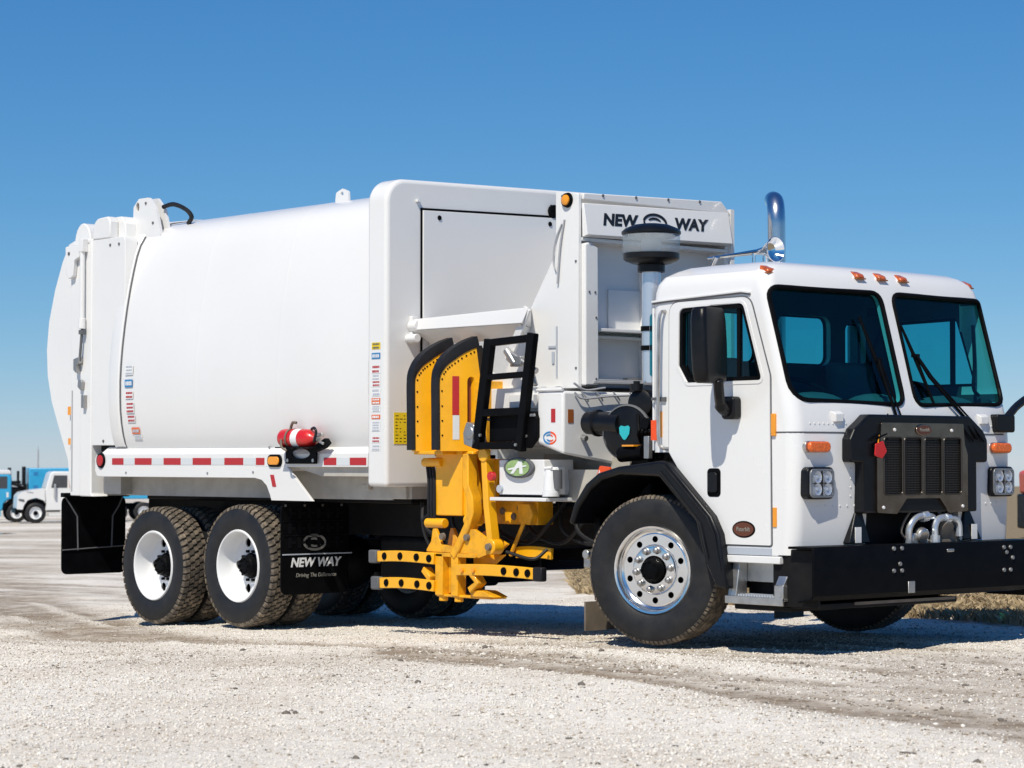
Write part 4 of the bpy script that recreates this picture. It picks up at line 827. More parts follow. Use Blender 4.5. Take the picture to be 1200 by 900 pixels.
# black guard ladder in front of the plates
mb = MB(); yg = -1.17
A0, A1 = (-1.885, 1.40), (-1.745, 2.19); B0, B1 = (-1.395, 1.40), (-1.265, 2.21)
def ln(P, Q, t): return (P[0]+(Q[0]-P[0])*t, yg, P[1]+(Q[1]-P[1])*t)
mb.bar([ln(A0, A1, -0.03), ln(A0, A1, 1.02)], 0.06, 0.085, (1, 0, 0)); mb.bar([ln(B0, B1, -0.05), ln(B0, B1, 1.03)], 0.06, 0.075, (1, 0, 0))
for t, h in ((0.985, 0.055), (0.655, 0.045), (0.315, 0.06), (0.0, 0.055)): mb.bar([ln(A0, A1, t), ln(B0, B1, t)], 0.055, h, (0, 0, 1))
mb.build('guard_frame', 'black', arm, 0.008)
mb = MB(); mb.box(-1.80, -1.42, -1.13, -1.02, 1.43, 1.63); mb.prism(rpoly([(-1.40, 1.655), (-1.27, 1.655), (-1.24, 1.60), (-1.24, 1.46), (-1.33, 1.38), (-1.40, 1.38)], 0.01), 'y', -1.155, -1.11); mb.build('guard_plate', 'black', arm, 0.006)
bolts('bolt', [(-1.35, -1.156, 1.61), (-1.35, -1.156, 1.47), (-1.29, -1.156, 1.625), (-1.26, -1.156, 1.625), (-1.41, yg-0.035, 1.405), (-1.80, -1.131, 1.60), (-1.82, -1.20, 1.48)], (0, -1, 0), 0.013, 0.012, 'steel', arm)
mb = MB(); mb.prism(rpoly([(-2.03, 1.50), (-1.99, 1.585), (-1.90, 1.56), (-1.88, 1.43), (-1.92, 1.385), (-2.02, 1.41)], 0.02), 'y', -1.20, -1.08); mb.cyl((-1.95, -1.21, 1.50), (-1.95, -1.19, 1.50), 0.05); mb.build('motor', 'steel', arm, 0.01)
# lower linkages
mb = MB(); mb.bar([Vector((p[0], -1.10, p[1])) for p in [(-2.06, 1.34), (-2.06, 1.10), (-2.01, 1.0), (-2.0, 0.90), (-2.05, 0.78), (-2.16, 0.62), (-2.22, 0.55)]], 0.07, 0.10, (0, 1, 0)); mb.build('curved_link', 'yellowworn', arm, 0.01)
mb = MB(); mb.bar([(-1.86, -1.10, 1.34), (-1.83, -1.10, 0.95), (-1.775, -1.10, 0.62)], 0.06, 0.085, (0, 1, 0)); mb.cyl((-1.775, -1.15, 0.635), (-1.775, -1.05, 0.635), 0.06, n=16); mb.cyl((-1.855, -1.15, 1.33), (-1.855, -1.05, 1.33), 0.055, n=16); mb.build('tie_rod', 'yellow', arm, 0.008)
mb = MB(); mb.prism(rpoly([(-2.56, 0.58), (-2.49, 0.66), (-2.47, 0.76), (-2.44, 0.76), (-2.37, 0.64), (-2.20, 0.62), (-2.05, 0.76), (-1.98, 0.765), (-1.74, 0.655), (-1.80, 0.585), (-1.92, 0.545), (-2.05, 0.575)], 0.015), 'y', -1.13, -1.10); mb.prism([(-2.52, 0.58), (-2.47, 0.76), (-2.44, 0.76), (-2.36, 0.62), (-2.05, 0.75), (-1.80, 0.65), (-1.95, 0.55)], 'y', -0.95, -0.92); mb.box(-2.54, -1.95, -1.14, -0.92, 0.545, 0.575); mb.build('bell_crank', 'yellowworn', arm, 0.005)
for q in ((-2.05, -1.13, 0.70), (-2.34, -1.13, 0.70), (-1.775, -1.15, 0.635)): bolts('pivot_pin', [q], (0, -1, 0), 0.03, 0.025, 'rustgrey', arm, 12)
mb = MB(); mb.box(-2.43, -2.34, -1.14, -1.05, 0.245, 0.57); mb.box(-2.24, -2.16, -1.14, -1.05, 0.245, 0.57); mb.box(-2.34, -2.24, -1.08, -1.05, 0.26, 0.57); mb.cyl((-2.385, -1.09, 0.20), (-2.385, -1.09, 0.25), 0.035); mb.cyl((-2.20, -1.09, 0.20), (-2.20, -1.09, 0.25), 0.035); mb.box(-2.44, -1.80, -1.12, -0.95, 0.235, 0.255); mb.prism([(-2.16, 0.57), (-1.80, 0.57), (-1.95, 0.47), (-2.16, 0.45)], 'y', -0.98, -0.95); mb.build('gripper_base', 'yellowworn', arm, 0.006)
for a_, b_, r_ in (((-2.66, -1.06, 1.275), (-2.44, -1.06, 1.275), 0.035), ((-2.62, -1.06, 0.80), (-2.40, -1.06, 0.80), 0.038), ((-2.15, -1.05, 0.83), (-2.0, -1.05, 0.83), 0.045)): MB().cyl(a_, b_, r_).build('cross_pin', 'yellow', arm, 0.006)
mb = MB(); mb.bar([(-2.56, -1.12, 0.44), (-2.48, -1.13, 0.38), (-2.50, -1.12, 0.32)], 0.05, 0.08, (0, 1, 0)); mb.build('finger_hinge', 'yellowworn', arm, 0.006); mb = MB(); mb.bar([(-1.97, -1.13, 0.43), (-1.90, -1.13, 0.36), (-1.99, -1.13, 0.30)], 0.05, 0.09, (0, 1, 0)); mb.prism([(-2.02, 0.30), (-1.86, 0.30), (-1.72, 0.255), (-1.98, 0.25)], 'y', -1.15, -1.0); mb.build('finger_hinge', 'yellowworn', arm, 0.006)
# gripper fingers: (x0, x1, z)
def finger(x0, x1, z, y, curve, dots, tip):
    pts = []
    for k in range(9):
        s = k/8; pts.append(Vector((x0+(x1-x0)*s, y-curve*math.sin(PI*s), z+0.012*math.sin(PI*s))))
    mb = MB(); mb.bar(pts, 0.03, 0.085, (0, 0, 1)); f = mb.build('gripper_finger', 'yellow', arm, 0.004)
    for s in dots:
        q = pts[int(s*8)].lerp(pts[min(8, int(s*8)+1)], s*8-int(s*8))
        mb = MB(); mb.cyl(q+Vector((0, -0.014, 0)), q+Vector((0, -0.022, 0)), 0.031, 0.028, 14); mb.cyl(q+Vector((0, -0.022, 0)), q+Vector((0, -0.027, 0)), 0.014, 0.012, 8); mb.build('rubber_plug', 'black', arm)
    if tip is not None:
        q = pts[0 if tip == 0 else -1]; sg = -1 if tip == 0 else 1
        mb = MB(); mb.box(min(q.x, q.x+sg*0.10), max(q.x, q.x+sg*0.10), q.y-0.03, q.y+0.03, q.z-0.055, q.z+0.05); mb.build('finger_tip', 'greyline' if tip == 0 else 'rubber', arm, 0.012)
    return f
finger(-3.12, -2.42, 0.525, -1.15, 0.02, (0.15, 0.45, 0.73, 0.93), 0)
finger(-3.09, -2.42, 0.315, -1.15, 0.02, (0.15, 0.45, 0.73, 0.93), 0)
finger(-2.16, -1.26, 0.450, -1.15, 0.02, (0.65, 0.80, 0.93), 1)
finger(-1.80, -1.40, 0.585, -0.85, 0.01, (), None)
bolts('bolt', [(-2.06, -1.17, 0.45), (-1.92, -1.175, 0.455)], (0, -1, 0), 0.02, 0.02, 'amber', arm)
mb = MB(); mb.box(-2.2, -1.55, -0.86, -0.70, 0.80, 0.98); mb.prism([(-1.72, 0.96), (-1.58, 0.96), (-1.54, 0.88), (-1.58, 0.80), (-1.70, 0.82)], 'y', -0.92, -0.86); mb.cyl((-1.66, -0.90, 0.82), (-1.84, -0.88, 0.56), 0.016); mb.build('slide_rail', 'yellowworn', arm, 0.006)
bolts('bolt', [(-1.95, -0.861, 0.90), (-1.82, -0.861, 0.86), (-1.75, -0.861, 0.93)], (0, -1, 0), 0.03, 0.012, 'rustgrey', arm)
mb = MB()
for k in range(3): x = -2.60+0.035*k; mb = MB(); mb.tube(spline([(x-0.03, -1.05, 1.24), (x, -1.06, 1.12), (x+0.01, -1.07, 0.95), (x+0.005, -1.06, 0.83)], 6), 0.014, 8); mb.build('hydraulic_hose', 'rubber', arm)
mb = MB(); mb.tube(spline([(-2.62, -0.98, 0.90), (-2.74, -1.0, 0.82), (-2.72, -1.0, 0.70), (-2.66, -0.99, 0.60)], 6), 0.013, 8); mb.build('hydraulic_hose', 'rubber', arm); mb = MB(); mb.tube(spline([(-1.66, -1.08, 0.60), (-1.45, -1.0, 0.55), (-1.40, -0.9, 0.62)], 6), 0.013, 8)
mb.build('hydraulic_hose', 'rubber', arm)

# ---- cab ------------------------------------------------------------
PRO = [(0.66, 1.352), (0.9, 1.366), (1.2, 1.376), (1.45, 1.378), (1.56, 1.368), (1.66, 1.344), (2.0, 1.252), (2.30, 1.168), (2.46, 1.122), (2.52, 1.100), (2.57, 1.072), (2.61, 1.03), (2.635, 0.97), (2.65, 0.88), (2.658, 0.70)]
def cab_x(y, z): return lerp_tab(PRO, z)-0.055*(abs(y)/1.18)**2.4
HW = [(0.66, 1.180), (1.5, 1.182), (2.0, 1.180), (2.40, 1.174), (2.46, 1.170), (2.52, 1.158), (2.57, 1.130), (2.61, 1.06), (2.635, 1.0), (2.65, 0.91), (2.658, 0.70)]
RE = [(0.66, 0.0), (2.40, 0.0), (2.46, 0.004), (2.52, 0.018), (2.57, 0.05), (2.61, 0.10), (2.635, 0.17), (2.65, 0.28), (2.658, 0.45)]
RC = 0.10
def surf_x(y, z):
    w = lerp_tab(HW, z); a = abs(y)
    if a <= w-RC: return cab_x(y, z)
    c = min(1.0, max(0.0, 1-(w-a)/RC)); return cab_x(w-RC, z)-RC*(1-math.sqrt(max(0.0, 1-c*c)))
def cab_ring(z, ins=0.0):
    w = lerp_tab(HW, z)-ins; xb = lerp_tab(RE, z)+ins-0.03; rc = RC; p = []
    ys = [-w+rc*(1-math.cos(PI/2*i/7)) for i in range(8)]
    for i in range(8):
        a = PI/2*i/7; y = -w+rc*(1-math.sin(PI/2-a)) if False else -w+rc*(1-math.cos(a)); dx = rc*(1-math.sin(a))
        p.append((cab_x(-w+rc, z)-ins-dx, y, z))
    for y in np.linspace(-w+rc, w-rc, 15)[1:-1]: p.append((cab_x(y, z)-ins, y, z))
    for i in range(7, -1, -1):
        a = PI/2*i/7; p.append((cab_x(w-rc, z)-ins-rc*(1-math.sin(a)), w-rc*(1-math.cos(a)), z))
    rb = 0.09
    for i in range(6): a = PI/2*i/5; p.append((xb+rb*(1-math.sin(a)), w-rb*(1-math.cos(a)), z))
    for i in range(5, -1, -1): a = PI/2*i/5; p.append((xb+rb*(1-math.sin(a)), -w+rb*(1-math.cos(a)), z))
    return p
zs = [0.66, 0.9, 1.2, 1.45, 1.56, 1.66, 1.85, 2.0, 2.15, 2.30, 2.40, 2.46, 2.495, 2.52, 2.545, 2.57, 2.59, 2.61, 2.625, 2.635, 2.643, 2.65, 2.655, 2.658]
def solid(mb, name): o = mb.build(name, 'cabwhite'); return o
outer = solid(MB().loft([cab_ring(z) for z in zs]), 'cab')
inner = MB().loft([cab_ring(z, 0.055) for z in (1.30, 1.45, 1.56, 1.66, 1.85, 2.0, 2.15, 2.30, 2.40, 2.46, 2.52, 2.56)])
cut = MB()
WSR = rpoly([(-1.095, 1.70), (-0.075, 1.675), (-0.075, 2.445), (-1.075, 2.43)], [0.11, 0.10, 0.10, 0.10])
WSR = rpoly([(-1.142, 1.692), (-0.062, 1.670), (-0.062, 2.456), (-1.145, 2.455)], [0.13, 0.09, 0.09, 0.08])
WSL = [(-a, b) for a, b in reversed(WSR)]
DWIN = rpoly([(0.275, 2.335), (0.865, 2.345), (1.035, 1.832), (0.355, 1.832), (0.275, 1.945)], [0.05, 0.05, 0.02, 0.02, 0.02])
c1 = MB(); c1.prism(WSR, 'x', 0.9, 1.8); c2 = MB(); c2.prism(WSL, 'x', 0.9, 1.8)
c3 = MB(); c3.prism(DWIN, 'y', -1.5, -1.0); c4 = MB(); c4.prism(DWIN, 'y', 1.0, 1.5)
RW = [rrect(0.10, 0.69, 2.0, 2.37, 0.08), rrect(-0.69, -0.10, 2.0, 2.37, 0.08)]
c5 = MB(); c5.prism(RW[0], 'x', -0.3, 0.2); c6 = MB(); c6.prism(RW[1], 'x', -0.3, 0.2)
c7 = MB(); c7.prism([(-0.3, 0.5), (0.655, 0.5), (0.655, 0.73), (0.17, 1.345), (-0.3, 1.345)], 'y', -1.5, 1.5)
GW = [rrect(0.86, 1.08, 1.90, 2.33, 0.06), rrect(-1.08, -0.86, 1.90, 2.33, 0.06)]
c8 = MB(); c8.prism(GW[0], 'x', -0.3, 0.2); c9 = MB(); c9.prism(GW[1], 'x', -0.3, 0.2)
c10 = MB(); c10.box(1.0, 1.8, -0.50, 0.50, 0.5, 1.02)
tools = [solid(q, 'tool') for q in (inner, c1, c2, c3, c4, c5, c6, c7, c8, c9, c10)]
for t in tools:
    b = outer.modifiers.new('b', 'BOOLEAN'); b.operation = 'DIFFERENCE'; b.solver = 'EXACT'; b.object = t
dg = bpy.context.evaluated_depsgraph_get(); dg.update()
cme = bpy.data.meshes.new_from_object(outer.evaluated_get(dg))
for t in tools+[outer]: bpy.data.objects.remove(t)
cme.name = 'cab'; cme.materials.clear(); cme.materials.append(MATS['cabwhite']); cme.materials.append(MATS['interior'])
for p in cme.polygons:
    c = p.center; w = lerp_tab(HW, c.z)
    if c.z > 1.295 and c.z < 2.565 and abs(c.y) < w-0.045 and c.x < cab_x(c.y, c.z)-0.045 and c.x > lerp_tab(RE, c.z)+0.012: p.material_index = 1
cme.shade_smooth(); cme.set_sharp_from_angle(angle=R(28))
cab = obj('cab', cme, T)
def pane(poly, fun, name, m, rings=5):
    cx = sum(p[0] for p in poly)/len(poly); cz = sum(p[1] for p in poly)/len(poly); mb = MB()
    rr = [[fun(cx+(p[0]-cx)*k, cz+(p[1]-cz)*k) for p in poly] for k in [max(0.002, i/rings) for i in range(rings+1)]]
    mb.loft(rr, cap=False); o = mb.build(name, m, cab, ang=60); return o
fx = lambda off: (lambda y, z: (surf_x(y, z)+off, y, z))
sideY = lambda s, off: (lambda x, z: (x, s*(lerp_tab(HW, z)+off), z))
for poly in (WSR, WSL):
    pane(poly, fx(-0.022), 'windshield', 'glass')
    mb = MB(); mb.tube([fx(-0.002)(*p) for p in poly], 0.017, 8, closed=True); mb.build('window_seal', 'black', cab)
for s in (-1, 1):
    pane(DWIN, sideY(s, -0.02), 'side_window', 'glass')
for poly in RW+GW:
    pane(poly, lambda y, z: (-0.01, y, z), 'rear_window', 'glass')
    mb = MB(); mb.tube([(-0.032, p[0], p[1]) for p in poly], 0.014, 6, closed=True); mb.build('window_seal', 'black', cab)
# doors
DOOR = rpoly([(0.172, 1.348), (0.172, 2.385), (0.925, 2.392), (1.112, 1.85), (1.118, 0.722), (0.655, 0.722)], [0.01, 0.09, 0.10, 0.12, 0.012, 0.012])
def grow(poly, d):
    cx = sum(p[0] for p in poly)/len(poly); cz = sum(p[1] for p in poly)/len(poly)
    n = len(poly); out = []
    for i in range(n):
        t = (Vector(poly[(i+1) % n])-Vector(poly[i-1])).normalized(); nn = Vector((t.y, -t.x))
        if nn.dot(Vector(poly[i])-Vector((cx, cz))) < 0: nn = -nn
        out.append((poly[i][0]+nn.x*d, poly[i][1]+nn.y*d))
    return out
def side_plate(outer_, hole, s, o0, o1):             # plate lying on the curved cab side
    mb = MB(); mb.plate(outer_, [list(reversed(hole))], 'y', 0, 1)
    mb.v = [(x, s*(lerp_tab(HW, z)+(o0 if y < 0.5 else o1)), z) for x, y, z in mb.v]; return mb
for s in (-1, 1):
    side_plate(grow(DOOR, 0.010), grow(DWIN, -0.02), s, -0.004, 0.004).build('door_seal_shade', 'greyline', cab)  # dark gasket edge, also draws the gap shadow round the door
    d = side_plate(DOOR, grow(DWIN, 0.006), s, -0.01, 0.011).build('door', 'cabwhite', cab, 0.003)
    side_plate(grow(DWIN, 0.004), grow(DWIN, -0.022), s, -0.03, 0.006).build('window_seal', 'black', cab)
    side_plate(grow(DWIN, 0.030), grow(DWIN, 0.008), s, -0.01, 0.015).build('window_frame', 'cabwhite', cab, 0.004)
    mb = MB(); mb.box(0.795, 0.825, s*1.168, s*1.14, 1.83, 2.35); mb.build('window_divider', 'black', cab)
    mb = MB(); mb.prism(rrect(0.540, 0.665, 1.04, 1.235, 0.03), 'y', s*1.188, s*1.196); mb.build('door_handle', 'black', cab, 0.004)
    mb = MB(); mb.prism(rrect(0.560, 0.645, 1.07, 1.205, 0.02), 'y', s*1.196, s*1.214); mb.build('handle_grip', 'plastic', cab, 0.006)
    mb = MB(); mb.prism([(0.876+0.105*math.cos(2*PI*i/28), 0.825+0.057*math.sin(2*PI*i/28)) for i in range(28)], 'y', s*1.188, s*1.194); mb.build('emblem_rim', 'black', cab, 0.002)
    mb = MB(); mb.prism([(0.876+0.092*math.cos(2*PI*i/28), 0.825+0.047*math.sin(2*PI*i/28)) for i in range(28)], 'y', s*1.194, s*1.197); mb.build('emblem', 'emblemred', cab)
    text('emblem_lettering', 'Peterbilt', (0.876, s*1.198, 0.825), -X*s, Z, 0.042, 'logogrey', cab, sx=0.85)
    # grab rail behind the door
    mb = MB(); mb.tube(spline([(0.125, s*1.175, 2.33), (0.12, s*1.225, 2.30), (0.115, s*1.235, 2.1), (0.11, s*1.235, 1.6), (0.115, s*1.232, 1.42), (0.14, s*1.215, 1.375), (0.16, s*1.18, 1.37)], 5), 0.013, 8); mb.build('grab_rail', 'alu', cab)
    mb = MB(); mb.box(-0.01, 0.05, s*1.176, s*1.186, 1.43, 1.57); mb.build('reflector', 'orangered', cab)
    mb = MB(); mb.box(0.055, 0.10, s*1.178, s*1.188, 1.45, 1.63); mb.build('reflector', 'amber', cab)
    mb = MB(); mb.box(1.128, 1.165, s*1.178, s*1.20, 1.465, 1.60); mb.prism([(1.13, 1.45), (1.165, 1.45), (1.165, 1.47), (1.13, 1.47)], 'y', s*1.178, s*1.2); mb.build('marker_light', 'amber', cab, 0.005)
    mb = MB(); mb.box(1.132, 1.165, s*1.178, s*1.188, 0.845, 0.975); mb.build('reflector', 'amber', cab, 0.002)
    # drip rail
    pts = [(0.0, 2.40), (0.15, 2.408), (0.5, 2.42), (0.85, 2.432), (0.93, 2.42)]
    mb = MB(); mb.bar([(x, s*(lerp_tab(HW, z)+0.006), z) for x, z in pts], 0.022, 0.016, (0, 0, 1)); mb.build('drip_rail', 'cabwhite', cab, 0.004)
    mb = MB(); mb.bar([(x, s*(lerp_tab(HW, z)+0.002), z-0.014) for x, z in pts], 0.016, 0.010, (0, 0, 1)); mb.build('roof_seal', 'greyline', cab)
    # dark corner wrap window behind the door
    mb = MB(); mb.prism(rpoly([(-0.115, 1.88), (-0.035, 1.88), (-0.035, 2.34), (-0.115, 2.32)], 0.03), 'y', s*1.10, s*1.04); mb.build('corner_pane', 'glass', cab, 0.01)
    mb = MB(); mb.box(-0.05, -0.03, s*1.13, s*0.98, 1.36, 2.36); mb.build('corner_pillar', 'cabwhite', cab)
mb = MB(); mb.bar([(-0.03, -1.15, 1.72), (0.09, -1.21, 1.72)], 0.02, 0.02); mb.box(0.06, 0.14, -1.2, -1.18, 1.70, 1.73); mb.build('clip', 'greyline', cab)
# body seams and rivets on the front
mb = MB(); mb.tube([(cab_x(y, 1.475)-0.001, y, 1.475) for y in np.linspace(-1.06, -0.72, 10)], 0.006, 6); mb.tube([(cab_x(y, 1.475)-0.001, y, 1.475) for y in np.linspace(0.72, 1.06, 10)], 0.006, 6); mb.tube([(1.125, -1.181, 1.475), (1.24, -1.180, 1.475)]+[(surf_x(y, 1.475)-0.001, y, 1.475) for y in (-1.17, -1.15, -1.12, -1.09, -1.06)], 0.006, 6)
mb.build('seam', 'greyline', cab)
riv = []
for s in (-1, 1):
    for k in range(9): y = s*(0.70+0.042*k); riv.append((cab_x(y, 1.535), y, 1.535))
    for k in range(6): y = s*(0.62+0.07*k); riv.append((cab_x(y, 0.985), y, 0.985))
    for k in range(5): riv.append((cab_x(s*0.66, 1.05+0.06*k), s*0.66, 1.05+0.06*k))
bolts('rivet', riv, (1, 0, 0), 0.007, 0.004, 'cabwhite', cab)
for y in (-0.78, 0.80):
    mb = MB(); x = cab_x(y, 1.58); mb.add([(x-0.01, y-0.055, 1.62), (x-0.01, y+0.055, 1.62), (x+0.03, y+0.045, 1.60), (x+0.03, y-0.045, 1.60), (x-0.01, y-0.045, 1.545), (x-0.01, y+0.045, 1.545), (x+0.03, y+0.035, 1.548), (x+0.03, y-0.035, 1.548)], [(0, 1, 2, 3), (3, 2, 6, 7), (0, 3, 7, 4), (1, 5, 6, 2), (4, 7, 6, 5), (0, 4, 5, 1)]); mb.build('washer_nozzle', 'cabwhite', cab, 0.004)
# headlights and turn signals
for y in (-0.985, 0.985):
    xx = cab_x(y, 1.13)-0.01
    mb = MB(); mb.prism(rrect(y-0.135, y+0.135, 1.03, 1.245, 0.04), 'x', xx-0.02, xx+0.055); hl = mb.build('headlight', 'plastic', cab, 0.012, seg=3)
    mb = MB(); mb.plate(rrect(y-0.12, y+0.12, 1.042, 1.232, 0.035), [list(reversed(rrect(y-0.102, y+0.102, 1.055, 1.219, 0.025)))], 'x', xx+0.056, xx+0.068); mb.build('headlight_bezel', 'steel', cab, 0.004)
    mb = MB(); mb.box(xx+0.0555, xx+0.060, y-0.102, y+0.102, 1.055, 1.219)
    for i in range(2):
        for j in range(2):
            c = (y-0.050+0.100*i, 1.097+0.080*j); mb.lathe([(0.040, 0.010), (0.033, 0.005), (0.014, 0.002), (0.012, 0.008), (0.001, 0.010)], (xx+0.060, c[0], c[1]), (1, 0, 0), 14)
    for k in range(5): mb.box(xx+0.06, xx+0.068, y-0.004, y+0.002, 1.056, 1.218); mb.box(xx+0.06, xx+0.068, y-0.10, y+0.10, 1.134, 1.139)
    mb.build('reflector_bowl', 'lamp', cab)
    mb = MB(); mb.box(xx+0.0685, xx+0.072, y-0.104, y+0.104, 1.053, 1.221); mb.build('headlight_glass', 'lampglass', cab)
    y2 = y+(0.0 if y > 0 else -0.01); x2 = cab_x(y2, 1.38)
    mb = MB(); mb.prism(rrect(y2-0.115, y2+0.115, 1.338, 1.418, 0.035), 'x', x2-0.03, x2+0.012); mb.build('signal_base', 'alu', cab, 0.004)
    mb = MB(); mb.prism(rrect(y2-0.10, y2+0.112, 1.342, 1.414, 0.033), 'x', x2+0.011, x2+0.045); mb.build('turn_signal', 'orange', cab, 0.012, seg=3)
# roof markers
for y in (-1.07, -0.235, 0.0, 0.235, 1.07):
    z = 2.57; x = cab_x(y, z)-0.005-(0.03 if abs(y) > 1 else 0)
    mb = MB(); mb.add([(x-0.05, y-0.05, z+0.05), (x-0.05, y+0.05, z+0.05), (x+0.035, y+0.042, z+0.015), (x+0.035, y-0.042, z+0.015), (x-0.05, y-0.055, z-0.01), (x-0.05, y+0.055, z-0.01), (x+0.05, y+0.05, z-0.018), (x+0.05, y-0.05, z-0.018)], [(0, 1, 2, 3), (3, 2, 6, 7), (0, 3, 7, 4), (1, 5, 6, 2), (4, 7, 6, 5), (0, 4, 5, 1)])
    mb.v = [(x+(a-x)*0.8, y+(b-y)*0.8, z+(c-z)*0.75) for a, b, c in mb.v]; mb.build('roof_marker', 'markerorange', cab, 0.006)
    mb = MB(); mb.box(x-0.045, x+0.044, y-0.048, y+0.048, z-0.024, z-0.0145); mb.build('marker_base', 'brown', cab, 0.003)
# grille surround, grille and mesh
SUR = rpoly([(-0.745, 1.275), (-0.745, 1.43), (-0.70, 1.50), (-0.545, 1.60), (0.545, 1.60), (0.70, 1.50), (0.745, 1.43), (0.745, 1.275), (0.62, 1.275), (0.62, 0.93), (-0.62, 0.93), (-0.62, 1.275)], [0.03, 0.03, 0.03, 0.05, 0.05, 0.03, 0.03, 0.03, 0.0, 0.02, 0.02, 0.0])
mb = MB(); mb.prism(SUR, 'x', 1.28, 1.435); sur = mb.build('grille_surround', 'plastic', T, 0.03, seg=3)
GP = [(-0.445, 1.545), (0.445, 1.545), (0.46, 1.40), (0.492, 1.33), (0.492, 0.935), (0.285, 0.925), (0.18, 1.028), (-0.18, 1.028), (-0.285, 0.925), (-0.492, 0.935), (-0.492, 1.33), (-0.46, 1.40)]
cells = [(-0.42, -0.225), (-0.205, -0.015), (0.015, 0.205), (0.225, 0.42)]
mb = MB(); mb.plate(rpoly(GP, 0.012), [list(reversed(rrect(a, b, 1.055, 1.445, 0.025))) for a, b in cells], 'x', 1.436, 1.452); gr = mb.build('grille', 'grille', T, 0.004)
for a, b in cells:
    mb = MB()
    for k in range(23): z = 1.068+0.0165*k; mb.box(1.436, 1.442, a+0.004, b-0.004, z, z+0.006)
    for k in range(12): y = a+0.006+(b-a-0.016)*k/11; mb.box(1.4375, 1.4405, y, y+0.004, 1.06, 1.44)
    o = mb.build('grille_mesh', 'meshdark', gr); o['kind'] = 'stuff'
    mb = MB(); mb.tube([(1.452, p[0], p[1]) for p in rrect(a, b, 1.055, 1.445, 0.025)], 0.006, 6, closed=True); mb.build('mesh_frame', 'meshdark', gr)
mb = MB(); mb.prism([(0.085*math.cos(2*PI*i/28), 1.498+0.040*math.sin(2*PI*i/28)) for i in range(28)], 'x', 1.452, 1.462); mb.build('emblem_rim', 'grille', gr, 0.003)
mb = MB(); mb.prism([(0.074*math.cos(2*PI*i/28), 1.498+0.032*math.sin(2*PI*i/28)) for i in range(28)], 'x', 1.462, 1.465); mb.build('emblem', 'emblemred', gr)
text('emblem_lettering', 'Peterbilt', (1.4655, 0, 1.498), Y, Z, 0.034, 'logogrey', gr, sx=0.9)
bolts('bolt', [(1.452, -0.31, 1.497), (1.452, 0.31, 1.497), (1.452, -0.43, 0.97), (1.452, 0.43, 0.97)], (1, 0, 0), 0.012, 0.008, 'labelwhite', gr)
# air gap, pipes and brackets below the grille
mb = MB(); mb.box(1.10, 1.26, -0.60, 0.60, 0.55, 1.02); mb.build('radiator', 'chassis', gr)
mb = MB()
mb.tube(spline([(1.40, -0.10, 0.72), (1.41, -0.10, 0.83), (1.42, -0.03, 0.90), (1.42, 0.08, 0.905), (1.40, 0.16, 0.90)], 6), 0.024, 10)
mb.tube(spline([(1.42, 0.16, 0.74), (1.42, 0.16, 0.83), (1.42, 0.21, 0.885), (1.42, 0.36, 0.885), (1.42, 0.42, 0.85), (1.42, 0.43, 0.76)], 6), 0.026, 10)
for a, b in (((1.42, 0.02, 0.90), (1.42, 0.07, 0.905)), ((1.42, 0.27, 0.885), (1.42, 0.31, 0.885)), ((1.42, 0.16, 0.72), (1.42, 0.16, 0.77))): mb.cyl(a, b, 0.038, n=12)
mb.tube(spline([(1.38, 0.05, 0.90), (1.37, 0.14, 0.96), (1.37, 0.24, 0.94), (1.38, 0.30, 0.90)], 5), 0.012, 8)
mb.build('coolant_pipe', 'pipe', gr)
mb = MB(); mb.box(1.33, 1.42, -0.08, 0.10, 0.70, 0.79); mb.cyl((1.38, 0.02, 0.78), (1.44, 0.02, 0.76), 0.06, n=14); mb.box(1.36, 1.43, 0.12, 0.22, 0.70, 0.745); mb.build('pump_body', 'alu', gr, 0.015)
mb = MB(); mb.box(1.30, 1.40, 0.22, 0.46, 0.70, 0.80); mb.cyl((1.36, 0.30, 0.82), (1.42, 0.30, 0.80), 0.07, n=14); mb.tube(spline([(1.38, -0.05, 0.72), (1.40, -0.18, 0.80), (1.40, -0.10, 0.92), (1.38, 0.02, 0.95), (1.38, 0.2, 0.97)], 5), 0.009, 6); mb.build('compressor', 'rustgrey', gr, 0.01)
bolts('bolt', [(1.40, 0.46, 0.80), (1.40, 0.46, 0.745)], (1, 0, 0), 0.02, 0.012, 'alu', gr)
for s in (-1, 1):
    mb = MB(); mb.add([(1.37, s*0.62, 0.94), (1.37, s*0.55, 0.94), (1.40, s*0.72, 0.73), (1.40, s*0.50, 0.73), (1.25, s*0.62, 0.94), (1.25, s*0.55, 0.94), (1.25, s*0.72, 0.73), (1.25, s*0.50, 0.73)], [(0, 1, 3, 2), (4, 6, 7, 5), (0, 4, 5, 1), (2, 3, 7, 6), (0, 2, 6, 4), (1, 5, 7, 3)]); mb.build('bumper_bracket', 'plastic', gr, 0.01)
    mb = MB(); mb.prism([(s*0.655, 0.735), (s*0.60, 0.735), (s*0.585, 0.86), (s*0.62, 0.86)], 'x', 1.401, 1.405) if False else mb.box(1.395, 1.402, min(s*0.66, s*0.60), max(s*0.66, s*0.60), 0.735, 0.84); mb.build('bracket_window', 'cabwhite', gr)
